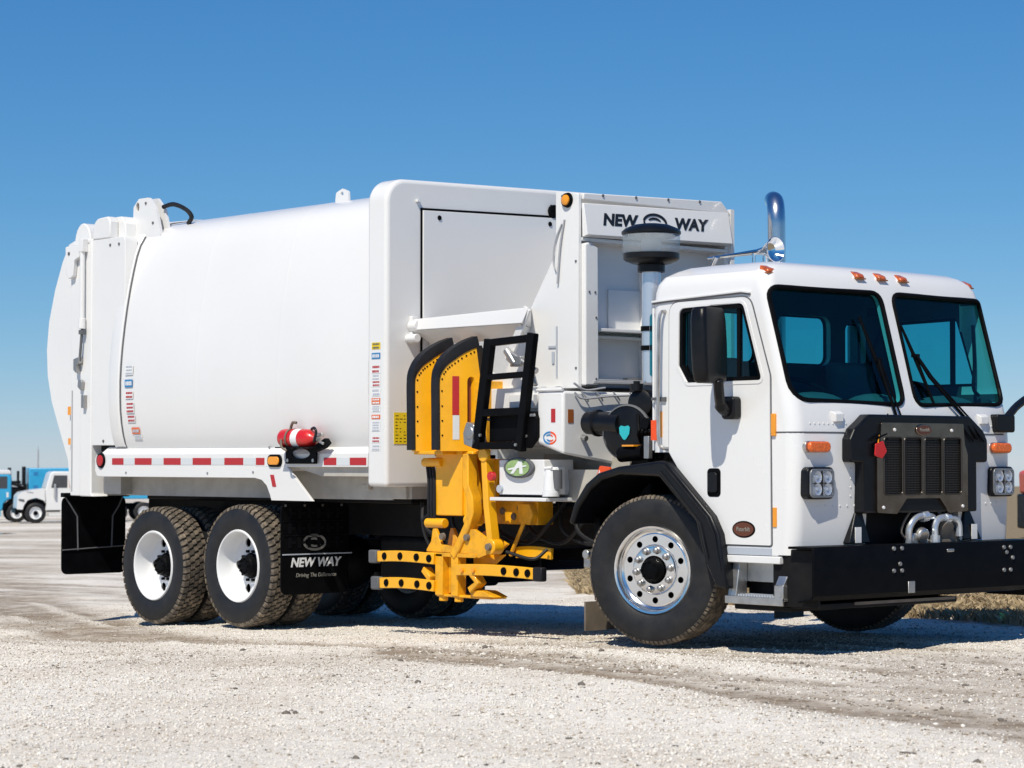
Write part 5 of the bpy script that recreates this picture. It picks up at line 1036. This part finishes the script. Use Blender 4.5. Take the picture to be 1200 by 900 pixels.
# bumper
mb = MB(); mb.prism([(1.30, 0.705), (1.30, 0.722), (1.515, 0.722), (1.525, 0.70), (1.525, 0.40), (1.50, 0.368), (1.38, 0.352), (1.38, 0.365), (1.495, 0.385), (1.505, 0.41), (1.505, 0.69), (1.50, 0.705)], 'y', -1.225, 1.225)
bp = mb.build('bumper', 'black', T, 0.004)
mb = MB(); mb.box(1.12, 1.50, -1.16, -1.13, 0.32, 0.70); mb.box(1.12, 1.50, 1.13, 1.16, 0.32, 0.70); mb.box(1.05, 1.50, -0.5, -0.44, 0.40, 0.70); mb.box(1.05, 1.50, 0.44, 0.5, 0.40, 0.70); mb.box(1.10, 1.14, -1.15, 1.15, 0.35, 0.69); mb.box(1.16, 1.46, -1.10, 0.35, 0.305, 0.345); mb.build('bumper_support', 'chassis', bp, 0.006)
mb = MB(); mb.box(1.40, 1.47, -0.75, 0.32, 0.325, 0.345); mb.build('valance', 'rustgrey', bp)
bolts('bolt', [(1.525, y, z) for y in (-0.415, -0.33) for z in (0.695, 0.545)]+[(1.525, -0.35, 0.59)]+[(1.525, y, z) for y in (0.80, 0.875) for z in (0.675, 0.515)]+[(1.525, 0.90, 0.60), (1.525, 0.83, 0.64)], (1, 0, 0), 0.016, 0.010, 'steel', bp)
mb = MB(); mb.box(1.525, 1.532, -0.265, -0.195, 0.39, 0.47); mb.build('plate_clip', 'steel', bp, 0.008); mb = MB(); mb.box(1.505, 1.53, 0.16, 0.24, 0.655, 0.68); mb.build('plate_clip', 'steel', bp, 0.008)
# wipers, red pull tag
for s, base, mid, tip, bl0, bl1 in ((-1, (-0.21, 1.585), (-0.285, 1.87), (-0.275, 1.98), (-0.355, 2.28), (-0.215, 1.70)), (1, (0.56, 1.585), (0.22, 1.87), (0.145, 2.02), (0.075, 2.23), (0.25, 1.68))):
    q = lambda p, o: (cab_x(p[0], p[1])+o, p[0], p[1])
    mb = MB(); mb.tube([q(base, 0.03), q(mid, 0.05), q(tip, 0.035)], 0.011, 6); mb.tube([q((base[0]+0.05, base[1]), 0.03), q((mid[0]+0.03, mid[1]), 0.05), q((tip[0]+0.01, tip[1]), 0.035)], 0.007, 6)
    mb.tube([q(bl0, 0.012), q(((bl0[0]+bl1[0])/2, (bl0[1]+bl1[1])/2), 0.016), q(bl1, 0.012)], [0.009, 0.015, 0.009], 6); mb.box(cab_x(*tip)+0.01, cab_x(*tip)+0.04, tip[0]-0.03, tip[0]+0.03, tip[1]-0.012, tip[1]+0.012)
    mb.tube([q(base, 0.03), (1.43, base[0]-0.04*s, 1.53), (1.45, base[0]+(-0.28 if s < 0 else 0.05), 1.44)], 0.010, 6); mb.tube([q((base[0]+0.05, base[1]), 0.03), (1.43, base[0]+0.02, 1.53), (1.45, base[0]+(-0.20 if s < 0 else 0.12), 1.42)], 0.007, 6)
    mb.tube([q((base[0]-0.09, base[1]+0.02), 0.03), (1.44, base[0]-0.12, 1.53), (1.45, base[0]+(-0.34 if s < 0 else 0.0), 1.42)], 0.006, 6)
    mb.build('wiper', 'black', cab)
mb = MB(); mb.prism(rpoly([(-0.52, 1.40), (-0.44, 1.42), (-0.40, 1.35), (-0.45, 1.30), (-0.53, 1.32)], 0.012), 'x', 1.455, 1.463); mb.build('pull_tag', 'red', cab, 0.003)
mb = MB(); mb.tube([(1.458, -0.49, 1.40), (1.45, -0.47, 1.46)], 0.004, 5); mb.build('tag_wire', 'amber', cab)
# mirrors
def mirror(M):
    mb = MB(); rr = []
    for z, k in ((0, 0.80), (0.02, 0.93), (0.08, 1.0), (0.25, 1.03), (0.42, 1.0), (0.485, 0.94), (0.505, 0.82)):
        rr.append([Vector((p[0], p[1], z-0.25)) for p in rrect(-0.06*k, 0.06*k, -0.15*k, 0.15*k, 0.035)])
    mb.loft(rr); head = mb
    o = head.build('mirror_head', 'plastic', cab, ang=50); o.location = M; o.rotation_euler = (0, R(-2), R(12 if M[1] < 0 else -12)); return o
mirror((0.815, -1.46, 2.055))
mb = MB(); mb.tube(spline([(0.86, -1.42, 1.83), (0.84, -1.39, 1.74), (0.80, -1.33, 1.66), (0.79, -1.27, 1.63), (0.79, -1.20, 1.63)], 5), [0.036]*10+[0.046]*11, 10); mb.prism(rrect(0.74, 0.86, 1.565, 1.72, 0.03), 'y', -1.19, -1.27); mb.build('mirror_arm', 'plastic', cab, 0.015, seg=3)
o = mirror((1.26, 1.84, 2.02))
mb = MB(); mb.tube(spline([(1.26, 1.80, 1.82), (1.26, 1.50, 1.76), (1.30, 1.28, 1.69), (1.34, 1.14, 1.63), (1.35, 1.06, 1.58)], 6), 0.03, 10); mb.prism(rrect(0.92, 1.13, 1.49, 1.62, 0.02), 'x', 1.30, 1.39); mb.build('mirror_arm', 'plastic', cab, 0.012, seg=3)
# interior
mb = MB(); mb.prism([(0.95, 1.30), (1.30, 1.30), (1.28, 1.60), (1.20, 1.68), (1.0, 1.66), (0.95, 1.55)], 'y', -1.10, 1.10); mb.box(0.05, 1.0, -0.35, 0.35, 1.30, 1.55); mb.build('dashboard', 'interior', cab, 0.03, seg=3)
for y, w_ in ((-0.72, 0.30), (-0.08, 0.26), (0.70, 0.32)):
    mb = MB(); mb.sph((1.08, y, 1.655), 0.17, w_, 0.10, 20, 10); mb.build('instrument_hood', 'seatgrey', cab)
for y in (-0.72, 0.72):
    mb = MB(); mb.box(0.20, 0.68, y-0.25, y+0.25, 1.32, 1.52); mb.prism([(0.16, 1.5), (0.30, 1.5), (0.24, 2.02), (0.12, 2.02)], 'y', y-0.24, y+0.24); mb.build('seat', 'seatgrey', cab, 0.05, seg=3)
for y in (0.66, -0.66):
    mb = MB(); c = Vector((0.98, y, 1.76)); tl = Vector((0.45, 0, 0.9)).normalized(); a, b, _ = frame(tl)
    mb.tube([c+(a*math.cos(2*PI*i/24)+b*math.sin(2*PI*i/24))*0.22 for i in range(24)], 0.016, 8, closed=True); mb.cyl(c-tl*0.25, c, 0.03); mb.bar([c-a*0.21, c+a*0.21], 0.03, 0.015, (1, 0, 0)); mb.build('steering_wheel', 'black', cab)
mb = MB(); mb.tube(spline([(1.03, 1.11, 2.28), (1.05, 1.10, 2.0), (1.07, 1.06, 1.82), (1.09, 1.10, 1.76)], 5), 0.013, 6); mb.tube(spline([(0.30, 0.93, 2.25), (0.28, 0.86, 2.05), (0.30, 0.93, 1.85)], 5), 0.012, 6); mb.box(0.98, 1.06, -0.03, 0.05, 2.30, 2.36); mb.build('cab_fittings', 'black', cab)
# steps under the door
mb = MB(); mb.box(0.70, 1.17, -1.18, -1.0, 0.652, 0.705); mb.box(0.70, 1.20, -1.195, -1.0, 0.60, 0.65); stp = mb.build('step_board', 'cabwhite', T, 0.006)
mb = MB(); mb.box(0.70, 1.12, -1.1865, -1.181, 0.655, 0.702); mb.build('kick_strip', 'labelgrey', stp)
mb = MB(); mb.box(0.72, 1.24, -1.21, -0.98, 0.355, 0.372); mb.box(0.72, 1.24, -1.215, -1.195, 0.325, 0.378); mb.build('step_tread', 'alu', stp, 0.004)
mb = MB()
for i in range(17):
    for j in range(5): x = 0.76+0.024*i+0.012*(j % 2); y = -1.18+0.035*j; mb.box(x, x+0.012, y, y+0.022, 0.372, 0.388)
mb.build('step_grip', 'labelgrey', stp)
mb = MB(); mb.prism([(-1.19, 0.36), (-1.02, 0.36), (-1.02, 0.60), (-1.13, 0.60)], 'x', 0.72, 0.735); mb.add([(1.155, -1.19, 0.46), (1.23, -1.19, 0.46), (1.17, -1.12, 0.60), (1.25, -1.12, 0.60), (1.155, -1.0, 0.46), (1.23, -1.0, 0.46), (1.17, -1.0, 0.60), (1.25, -1.0, 0.60)], [(0, 1, 3, 2), (4, 6, 7, 5), (0, 4, 5, 1), (2, 3, 7, 6), (0, 2, 6, 4), (1, 5, 7, 3)]); mb.box(1.155, 1.235, -1.2, -0.99, 0.373, 0.46); mb.box(0.735, 1.16, -1.075, -1.06, 0.47, 0.60); mb.build('step_hanger', 'alu', stp, 0.004)
mb = MB(); mb.box(0.70, 1.22, -1.10, -0.6, 0.28, 0.34); mb.box(0.74, 1.15, -1.0, -0.6, 0.34, 0.64); mb.build('underpan', 'chassis', stp, 0.01)
mb = MB(); mb.prism([(-1.19, 0.372), (-1.075, 0.372), (-1.075, 0.60), (-1.15, 0.60)], 'x', 0.738, 0.80); mb.build('step_side', 'alu', stp, 0.006)

# front wheel fenders
for s in (-1, 1):
    out = [(-0.79, 0.84), (-0.73, 0.98), (-0.61, 1.12), (-0.48, 1.20), (-0.28, 1.245), (0.15, 1.287), (0.22, 1.272), (0.63, 0.91), (0.70, 0.79), (0.77, 0.42)]
    inn = [(0.67, 0.43), (0.56, 0.62), (0.485, 0.87), (0.13, 1.175), (-0.26, 1.19), (-0.45, 1.15), (-0.56, 1.08), (-0.68, 0.95), (-0.745, 0.82)]
    mb = MB(); mb.prism(out+inn, 'y', s*1.255, s*0.70); fd = mb.build('fender', 'plastic', T, 0.02, seg=3)
    mb = MB(); mb.tube([(x, s*1.258, z) for x, z in [(0.61, 0.62), (0.535, 0.86), (0.15, 1.21)]], 0.008, 6); mb.tube([(x, s*1.258, z) for x, z in [(0.725, 0.55), (0.665, 0.79), (0.60, 0.90), (0.19, 1.255)]], 0.008, 6); mb.build('fender_rib', 'plastic', fd)
    mb = MB(); mb.box(-0.70, -0.685, s*1.18, s*0.85, 0.06, 0.27); mb.build('mud_guard', 'rustgrey', fd); mb = MB(); mb.box(-0.72, -0.66, s*1.06, s*0.85, 0.275, 0.88); mb.build('guard_shade', 'black', fd, 0.006)  # black box stands for the shade over the upper mud guard
# air intake, filters
mb = MB(); mb.cyl((-0.86, -0.98, 1.565), (-0.50, -0.98, 1.55), 0.085, n=20); mb.lathe([(0.085, 0), (0.10, 0.01), (0.10, 0.03), (0.085, 0.04)], (-0.78, -0.98, 1.562), (1, 0, 0), 20); ai = mb.build('air_intake', 'plastic', T)
mb = MB(); d = Vector((0.25, -1, 0.0)).normalized(); c = Vector((-0.52, -0.72, 1.49)); mb.lathe([(0.001, 0.30), (0.13, 0.305), (0.185, 0.29), (0.20, 0.26), (0.20, 0.0), (0.001, 0.0)], c, d, 36); mb.build('air_filter', 'plastic', ai)
MB().lathe([(0.196, 0.262), (0.206, 0.268), (0.204, 0.282), (0.192, 0.288)], c, d, 36).build('filter_rim', 'greyline', ai); fr = c+d*0.307; xa = Vector((d.y*-1, d.x, 0)).normalized()
sh_ = [(-0.045, 0.035), (-0.03, 0.05), (0.0, 0.043), (0.03, 0.05), (0.045, 0.035), (0.04, -0.01), (0.015, -0.045), (0.0, -0.055), (-0.015, -0.045), (-0.04, -0.01)]
mb = MB(); v = [fr+xa*a+Z*b for a, b in sh_]+[fr+d*0.004+xa*a+Z*b for a, b in sh_]; n_ = len(sh_)
mb.add(v, [tuple(range(n_)), tuple(range(2*n_-1, n_-1, -1))]+[(i, (i+1) % n_, n_+(i+1) % n_, n_+i) for i in range(n_)]); mb.build('filter_badge', 'turquoise', ai)
mb = MB(); c2_ = Vector((-0.40, -0.80, 1.70)); mb.lathe([(0.001, 0.16), (0.07, 0.165), (0.10, 0.15), (0.105, 0.12), (0.105, -0.2)], c2_, d, 28); mb.cyl((-0.39, -0.95, 1.79), (-0.39, -0.95, 1.84), 0.05, n=14); mb.cyl((-0.39, -0.95, 1.84), (-0.39, -0.95, 1.86), 0.025, n=10); mb.build('secondary_filter', 'plastic', ai)
mb = MB(); mb.cyl((-0.40, -1.10, 1.33), (-0.18, -1.08, 1.345), 0.055, n=18); mb.cyl((-0.42, -1.10, 1.33), (-0.40, -1.10, 1.33), 0.03, n=12); mb.build('starter_motor', 'black', ai)
mb = MB(); mb.cyl((-0.425, -1.115, 1.33), (-0.42, -1.113, 1.33), 0.02, n=10); mb.build('cap', 'labelgrey', ai)
mb = MB(); mb.box(-0.34, -0.22, -1.15, -1.08, 1.388, 1.40); mb.build('warning_strip', 'amber', ai)
mb = MB()
for k in range(8):
    x = -0.33+0.04*(k % 4); mb.tube(spline([(x, -1.0+0.03*k, 1.62-0.03*k), (x+0.06, -1.05, 1.5), (x+0.03, -1.0, 1.42), (x+0.10, -0.98, 1.3)], 4), 0.012, 6)
mb.box(-0.45, -0.06, -0.72, 0.4, 1.25, 1.78); mb.cyl((-0.2, -1.06, 1.55), (-0.2, -1.0, 1.55), 0.04); mb.cyl((-0.14, -1.06, 1.42), (-0.14, -1.0, 1.42), 0.05); mb.build('engine_wiring', 'black', ai)
mb = MB(); mb.box(-0.13, -0.08, -1.14, -1.10, 1.30, 1.46); mb.build('bracket', 'steel', ai, 0.004)
mb = MB(); mb.prism(rpoly([(-0.66, 1.16), (-0.62, 1.25), (-0.52, 1.24), (-0.50, 1.18)], 0.01), 'y', -1.10, -1.08); mb.build('tag', 'orangered', ai)
mb = MB(); mb.prism([(-0.65, 1.14), (-0.62, 1.22), (-0.60, 1.14)], 'y', -1.105, -1.10); mb.build('tag', 'labelwhite', ai)
# pre-cleaner on its stand pipe
pc = Vector((-0.36, -0.83, 0))
mb = MB(); mb.cyl(pc+Z*1.85, pc+Z*2.72, 0.070, n=24); ps = mb.build('intake_stack', 'labelwhite', T)
ps.data.materials[0] = MATS['pipe']
for z in (2.10, 2.24): MB().lathe([(0.070, -0.018), (0.077, -0.018), (0.077, 0.018), (0.070, 0.018)], pc+Z*z, Z, 24).build('clamp', 'black', ps)
mb = MB(); mb.lathe([(0.084, 0.0), (0.14, 0.012), (0.185, 0.03), (0.204, 0.045), (0.206, 0.085), (0.19, 0.085), (0.18, 0.05), (0.09, 0.05)], pc+Z*2.70, Z, 40); mb.lathe([(0.086, -0.05), (0.10, -0.05), (0.10, 0.0)], pc+Z*2.70, Z, 30); mb.build('precleaner_base', 'plastic', ps)
mb = MB(); mb.lathe([(0.198, 0.0), (0.208, 0.02), (0.210, 0.13), (0.200, 0.15)], pc+Z*2.785, Z, 40); mb.build('precleaner_bowl', 'bowl', ps)
mb = MB(); mb.lathe([(0.07, 0.0), (0.07, 0.13), (0.13, 0.15)], pc+Z*2.785, Z, 24)
for k in range(10): a = 2*PI*k/10; mb.bar([pc+Vector((0.08*math.cos(a), 0.08*math.sin(a), 2.90)), pc+Vector((0.17*math.cos(a+0.4), 0.17*math.sin(a+0.4), 2.92))], 0.006, 0.04)
mb.build('precleaner_vanes', 'labelwhite', ps)
mb = MB(); mb.lathe([(0.205, -0.015), (0.216, -0.005), (0.216, 0.012), (0.19, 0.035), (0.13, 0.06), (0.06, 0.07), (0.001, 0.072)], pc+Z*2.932, Z, 40); mb.build('precleaner_lid', 'plastic', ps)
# exhaust stack with curved tip, air horn
ex = [(-0.75, 0.95, 1.6), (-0.75, 0.95, 2.4), (-0.75, 0.95, 3.05), (-0.755, 0.954, 3.20), (-0.78, 0.976, 3.28), (-0.83, 1.02, 3.335), (-0.92, 1.10, 3.36)]
mb = MB(); mb.tube(spline(ex, 5), 0.070, 20); mb.build('exhaust_stack', 'stackchrome', T)
mb = MB(); mb.lathe([(0.010, -0.62), (0.014, -0.35), (0.020, -0.12), (0.032, -0.05), (0.060, 0.0), (0.085, 0.045), (0.092, 0.06), (0.088, 0.062), (0.05, 0.01), (0.001, 0.0)], (0.40, -0.40, 2.785), Vector((1, -0.03, 0.03)), 28)
mb.cyl((0.25, -0.40, 2.65), (0.25, -0.40, 2.77), 0.014); mb.box(0.22, 0.28, -0.43, -0.37, 2.645, 2.665); mb.cyl((0.36, -0.40, 2.65), (0.36, -0.40, 2.75), 0.02); mb.cyl((-0.20, -0.40, 2.64), (-0.12, -0.40, 2.77), 0.02); mb.build('air_horn', 'chrome', T)

# ================================================================== fire extinguisher on the rail
FE = thing('fire_extinguisher', 'red fire extinguisher lying strapped above the white side rail', 'extinguisher', (-4.0, -1.25, 1.4))
FE.location = (0, 0, 0)
mb = MB(); mb.lathe([(0.001, -0.02), (0.05, -0.015), (0.075, 0.02), (0.078, 0.05), (0.078, 0.36), (0.07, 0.40), (0.04, 0.435), (0.025, 0.45), (0.001, 0.45)], (-4.21, -1.30, 1.475), (1, 0, -0.02), 24); mb.build('cylinder', 'red', FE)
mb = MB(); mb.lathe([(0.0795, 0.20), (0.0795, 0.285)], (-4.21, -1.30, 1.475), (1, 0, -0.02), 24); mb.build('label_band', 'labelwhite', FE)
mb = MB(); mb.lathe([(0.083, 0.125), (0.083, 0.15)], (-4.21, -1.30, 1.475), (1, 0, -0.02), 24); mb.tube(spline([(-4.10, -1.30, 1.555), (-4.06, -1.31, 1.60), (-4.02, -1.30, 1.60)], 5), 0.013, 6); mb.tube(spline([(-4.12, -1.385, 1.46), (-4.09, -1.40, 1.40), (-4.05, -1.38, 1.37)], 4), 0.010, 6); mb.build('strap', 'rustgrey', FE)
mb = MB(); mb.cyl((-3.77, -1.30, 1.468), (-3.72, -1.30, 1.468), 0.026); mb.box(-3.74, -3.66, -1.315, -1.285, 1.485, 1.515); mb.bar([(-3.72, -1.30, 1.45), (-3.64, -1.30, 1.425)], 0.03, 0.02); mb.build('valve_head', 'alu', FE, 0.004)
mb = MB(); mb.tube(spline([(-3.80, -1.31, 1.545), (-3.74, -1.33, 1.555), (-3.70, -1.34, 1.52), (-3.73, -1.34, 1.44)], 5), 0.012, 6); mb.build('hose', 'rubber', FE)
mb = MB(); mb.plate(rrect(-4.225, -3.80, 1.262, 1.40, 0.012), [[(-4.015+0.125*math.cos(-2*PI*i/24), 1.345+0.04*math.sin(-2*PI*i/24)) for i in range(24)]], 'y', -1.262, -1.2505); mb.box(-4.225, -3.70, -1.37, -1.25, 1.392, 1.402); mb.prism([(-3.80, 1.402), (-3.64, 1.47), (-3.60, 1.43), (-3.66, 1.39), (-3.78, 1.36)], 'y', -1.30, -1.255); mb.build('bracket', 'black', FE, 0.003)
mb = MB(); mb.cyl((-4.19, -1.235, 1.29), (-4.19, -1.27, 1.29), 0.015, n=8); mb.cyl((-3.84, -1.235, 1.29), (-3.84, -1.27, 1.29), 0.015, n=8); mb.build('bolt', 'alu', FE)

# ================================================================== parked trucks far behind
def gz(x, y): return float(ground_z(np.array([x]), np.array([y]))[0])-0.012
def far_wheel(root, x, y, z, r, s):
    mb = MB(); mb.lathe([(r*0.60, -0.13), (r*0.9, -0.13), (r, -0.10), (r, 0.10), (r*0.9, 0.13), (r*0.60, 0.13)], (x, y, z), (0, s, 0), 32); w = mb.build('wheel', 'tyre', root)
    mb = MB(); mb.lathe([(r*0.62, 0.12), (r*0.58, 0.13), (r*0.5, 0.06), (r*0.3, 0.05), (r*0.28, 0.11), (0.001, 0.12)], (x, y, z), (0, s, 0), 28); mb.build('rim', 'labelwhite', w)
    mb = MB(); mb.lathe([(r*0.24, 0.11), (r*0.20, 0.16), (0.001, 0.17)], (x, y, z), (0, s, 0), 16); mb.build('hub', 'black', w)
hd = math.atan2(-0.747*0.955-0.664*0.28, -0.664*0.955+0.747*0.28)
bx_, by_ = -80.2, 40.9
B = thing('white_truck', 'white bonneted truck parked far behind the mud flap', 'truck', (bx_, by_, gz(bx_, by_)), hd)
mb = MB()                                             # cab, forward is +x, near side is +y; origin below the near front wheel
Wd = (-2.15, 0.12)
mb.prism([(-0.42, 0.55), (-0.42, 1.50), (-0.62, 2.18), (-0.75, 2.27), (-1.95, 2.27), (-2.0, 2.18), (-2.0, 0.55)], 'y', -2.0, 0.10); wc = mb.build('cab', 'white', B, 0.05, seg=3)
mb = MB(); mb.prism(rpoly([(-0.42, 0.75), (-0.42, 1.52), (0.1, 1.47), (0.62, 1.36), (0.78, 1.20), (0.82, 0.62), (0.56, 0.60), (0.50, 0.80), (0.34, 1.02), (0.0, 1.12), (-0.34, 1.0), (-0.44, 0.85)], [0, 0.03, 0.1, 0.1, 0.1, 0.03, 0.03, 0.1, 0.2, 0.2, 0.1, 0]), 'y', 0.10, -2.0); mb.build('hood', 'white', wc, 0.05, seg=3)
mb = MB(); mb.prism(rpoly([(-0.66, 1.55), (-0.78, 2.10), (-1.36, 2.10), (-1.36, 1.55)], 0.03), 'y', 0.10, 0.106); mb.build('side_window', 'interior', wc)
mb = MB(); mb.add([(-0.445, 0.0, 1.58), (-0.445, -1.9, 1.58), (-0.615, -1.85, 2.15), (-0.615, -0.05, 2.15)], [(0, 1, 2, 3)]); mb.build('windshield', 'interior', wc)
mb = MB(); mb.box(-1.52, -1.46, 0.10, 0.25, 1.55, 1.97); mb.build('side_mirror', 'brown', wc, 0.01)
mb = MB(); mb.box(-0.86, -0.78, 0.12, 0.22, 1.1, 1.72); mb.build('mirror', 'sealgrey', wc, 0.01)
mb = MB(); mb.prism(rpoly([(0.48, 0.93), (0.74, 1.0), (0.74, 1.08), (0.50, 1.05)], 0.02), 'y', 0.10, 0.115); mb.build('headlight', 'greyline', wc); mb = MB(); mb.prism([(0.1, 1.32), (0.38, 1.36), (0.40, 1.40), (0.12, 1.37)], 'y', 0.1, 0.112); mb.build('vent', 'sealgrey', wc)
mb = MB(); mb.box(0.60, 0.88, -1.95, 0.08, 0.45, 0.66); mb.box(-3.3, 0.5, -1.4, -0.55, 0.55, 0.80); mb.box(-0.45, 0.45, -1.9, -0.02, 0.5, 1.05); mb.build('frame', 'black', B)
mb = MB(); mb.box(-1.05, -0.50, -0.5, 0.09, 0.50, 0.74); mb.build('battery_box', 'black', B); mb = MB(); mb.box(-2.2, -0.55, -0.2, 0.1, 0.34, 0.44); mb.build('step', 'white', B)
mb = MB(); mb.box(-3.35, -2.1, -2.05, 0.12, 0.85, 2.2); mb.build('box_body', 'white', B, 0.05)
for x in (0.0, -2.75): far_wheel(B, x, -0.05, 0.45, 0.45, 1); far_wheel(B, x, -1.85, 0.45, 0.45, -1)
qx, qy = bx_-4.6, by_+1.7
Q = thing('blue_truck', 'light blue truck with white cab roof parked at the left edge', 'truck', (qx, qy, gz(qx, qy)), hd)
mb = MB(); mb.prism([(0.62, 0.55), (0.58, 0.85), (0.40, 1.02), (0.22, 1.06), (0.22, 2.1), (0.32, 2.2), (2.3, 2.2), (2.5, 1.9), (2.5, 0.55)], 'y', -2.2, 0.1); qc = mb.build('cab', 'skyblue', Q, 0.06, seg=3)
mb = MB(); mb.prism([(0.20, 2.18), (0.28, 2.40), (2.3, 2.40), (2.45, 2.18)], 'y', -2.2, 0.1); mb.build('roof', 'white', qc, 0.06, seg=3)
mb = MB(); mb.prism(rpoly([(0.42, 1.55), (0.42, 2.1), (1.6, 2.1), (1.7, 1.55)], 0.04), 'y', 0.1, 0.108); mb.build('side_window', 'interior', qc)
mb = MB(); mb.box(0.36, 0.46, 0.102, 0.11, 1.15, 1.38); mb.build('emblem', 'labelwhite', qc)
mb = MB(); mb.box(-0.45, 0.2, -2.0, 0.0, 0.8, 1.75); mb.cyl((0.3, -0.3, 1.6), (0.3, -0.3, 2.5), 0.08); mb.cyl((-0.1, -0.4, 1.6), (-0.1, -0.4, 2.35), 0.06); mb.box(-0.42, -0.3, -0.8, -0.1, 1.6, 2.55); mb.cyl((-0.3, 0.02, 1.6), (0.55, 0.02, 1.9), 0.06); mb.cyl((0.5, -0.2, 1.7), (0.5, -0.2, 2.3), 0.05); mb.box(-0.2, 0.4, -0.1, 0.02, 1.78, 1.9); mb.build('machinery', 'chassis', Q)
mb = MB(); mb.box(-0.3, 0.35, 0.02, 0.05, 1.62, 1.70); mb.build('air_filter', 'sealgrey', Q)
mb = MB(); mb.box(-6.5, -0.55, -2.2, 0.12, 1.05, 2.48); qb = mb.build('box_body', 'skyblue', Q, 0.04)
mb = MB(); mb.box(-0.95, -0.75, 0.12, 0.13, 2.15, 2.3); mb.box(-0.95, -0.75, 0.12, 0.13, 1.55, 1.7); mb.build('hatch', 'blue', qb)
mb = MB(); mb.box(-6.5, 2.4, -1.5, -0.7, 0.55, 0.85); mb.prism([(-0.62, 0.55), (-0.55, 0.85), (-0.3, 1.05), (0.3, 1.05), (0.55, 0.85), (0.62, 0.55), (0.5, 0.55), (0.4, 0.8), (0.2, 0.95), (-0.2, 0.95), (-0.4, 0.8), (-0.5, 0.55)], 'y', -0.3, 0.12); mb.build('frame', 'black', Q)
mb = MB(); mb.box(0.7, 2.45, -0.3, 0.08, 0.3, 0.55); mb.build('step', 'skyblue', Q)
for x in (0.0, -4.6, -5.8): far_wheel(Q, x, -0.05, 0.45, 0.45, 1); far_wheel(Q, x, -2.0, 0.45, 0.45, -1)
OXY = (-17.6, 29.1)
# orange vehicle just visible past the right edge of the cab
ox, oy = OXY
O = thing('orange_vehicle', 'orange vehicle with black lower half just right of the cab', 'vehicle', (ox, oy, gz(ox, oy)), math.atan2(0.747, 0.664))
mb = MB(); mb.prism([(-1.1, 0.98), (-1.12, 1.45), (-0.9, 1.52), (0.6, 1.58), (1.0, 2.2), (2.2, 2.2), (2.4, 1.5), (2.4, 0.98)], 'y', -1.0, 1.0); oc = mb.build('body', 'orangered', O, 0.06)
mb = MB(); mb.box(-1.15, 2.45, -1.02, 1.02, 0.25, 0.98); mb.build('chassis', 'black', O, 0.04)
mb = MB(); mb.prism([(0.75, 1.65), (1.05, 2.1), (2.1, 2.1), (2.2, 1.65)], 'y', -1.005, 1.005); mb.build('side_window', 'interior', oc)
for x in (-0.5, 1.7): far_wheel(O, x, -0.95, 0.45, 0.45, -1); far_wheel(O, x, 0.95, 0.45, 0.45, 1)
# mast and puddle
mb = MB(); zb = gz(-150, 82); mb.cyl((-150, 82, zb), (-150, 82, 2.2), 0.09, 0.05, 8); mb.cyl((-150, 82, zb), (-150, 82, zb+0.5), 0.16, 0.12, 8); mb.cyl((-150, 82, 2.2), (-150, 82, 2.5), 0.02, 0.02, 6)
tag(mb.build('mast', 'pole'), 'thin grey mast standing against the sky far behind', 'mast')

wm = mat('water', (0.02, 0.022, 0.025), 0.04, spec=0.6)
pw_ = [(-57.0+2.2*math.cos(a)*(1+0.15*math.sin(3*a))*0.75-1.2*math.sin(a), 23.6+2.2*math.cos(a)*0.9+0.9*math.sin(a)*(1+0.2*math.cos(2*a))) for a in [2*PI*i/40 for i in range(40)]]
mb = MB(); mb.add([(x, y, gz(x, y)+0.016) for x, y in pw_], [tuple(range(40))]); tag(mb.build('puddle', 'water'), kind='structure')
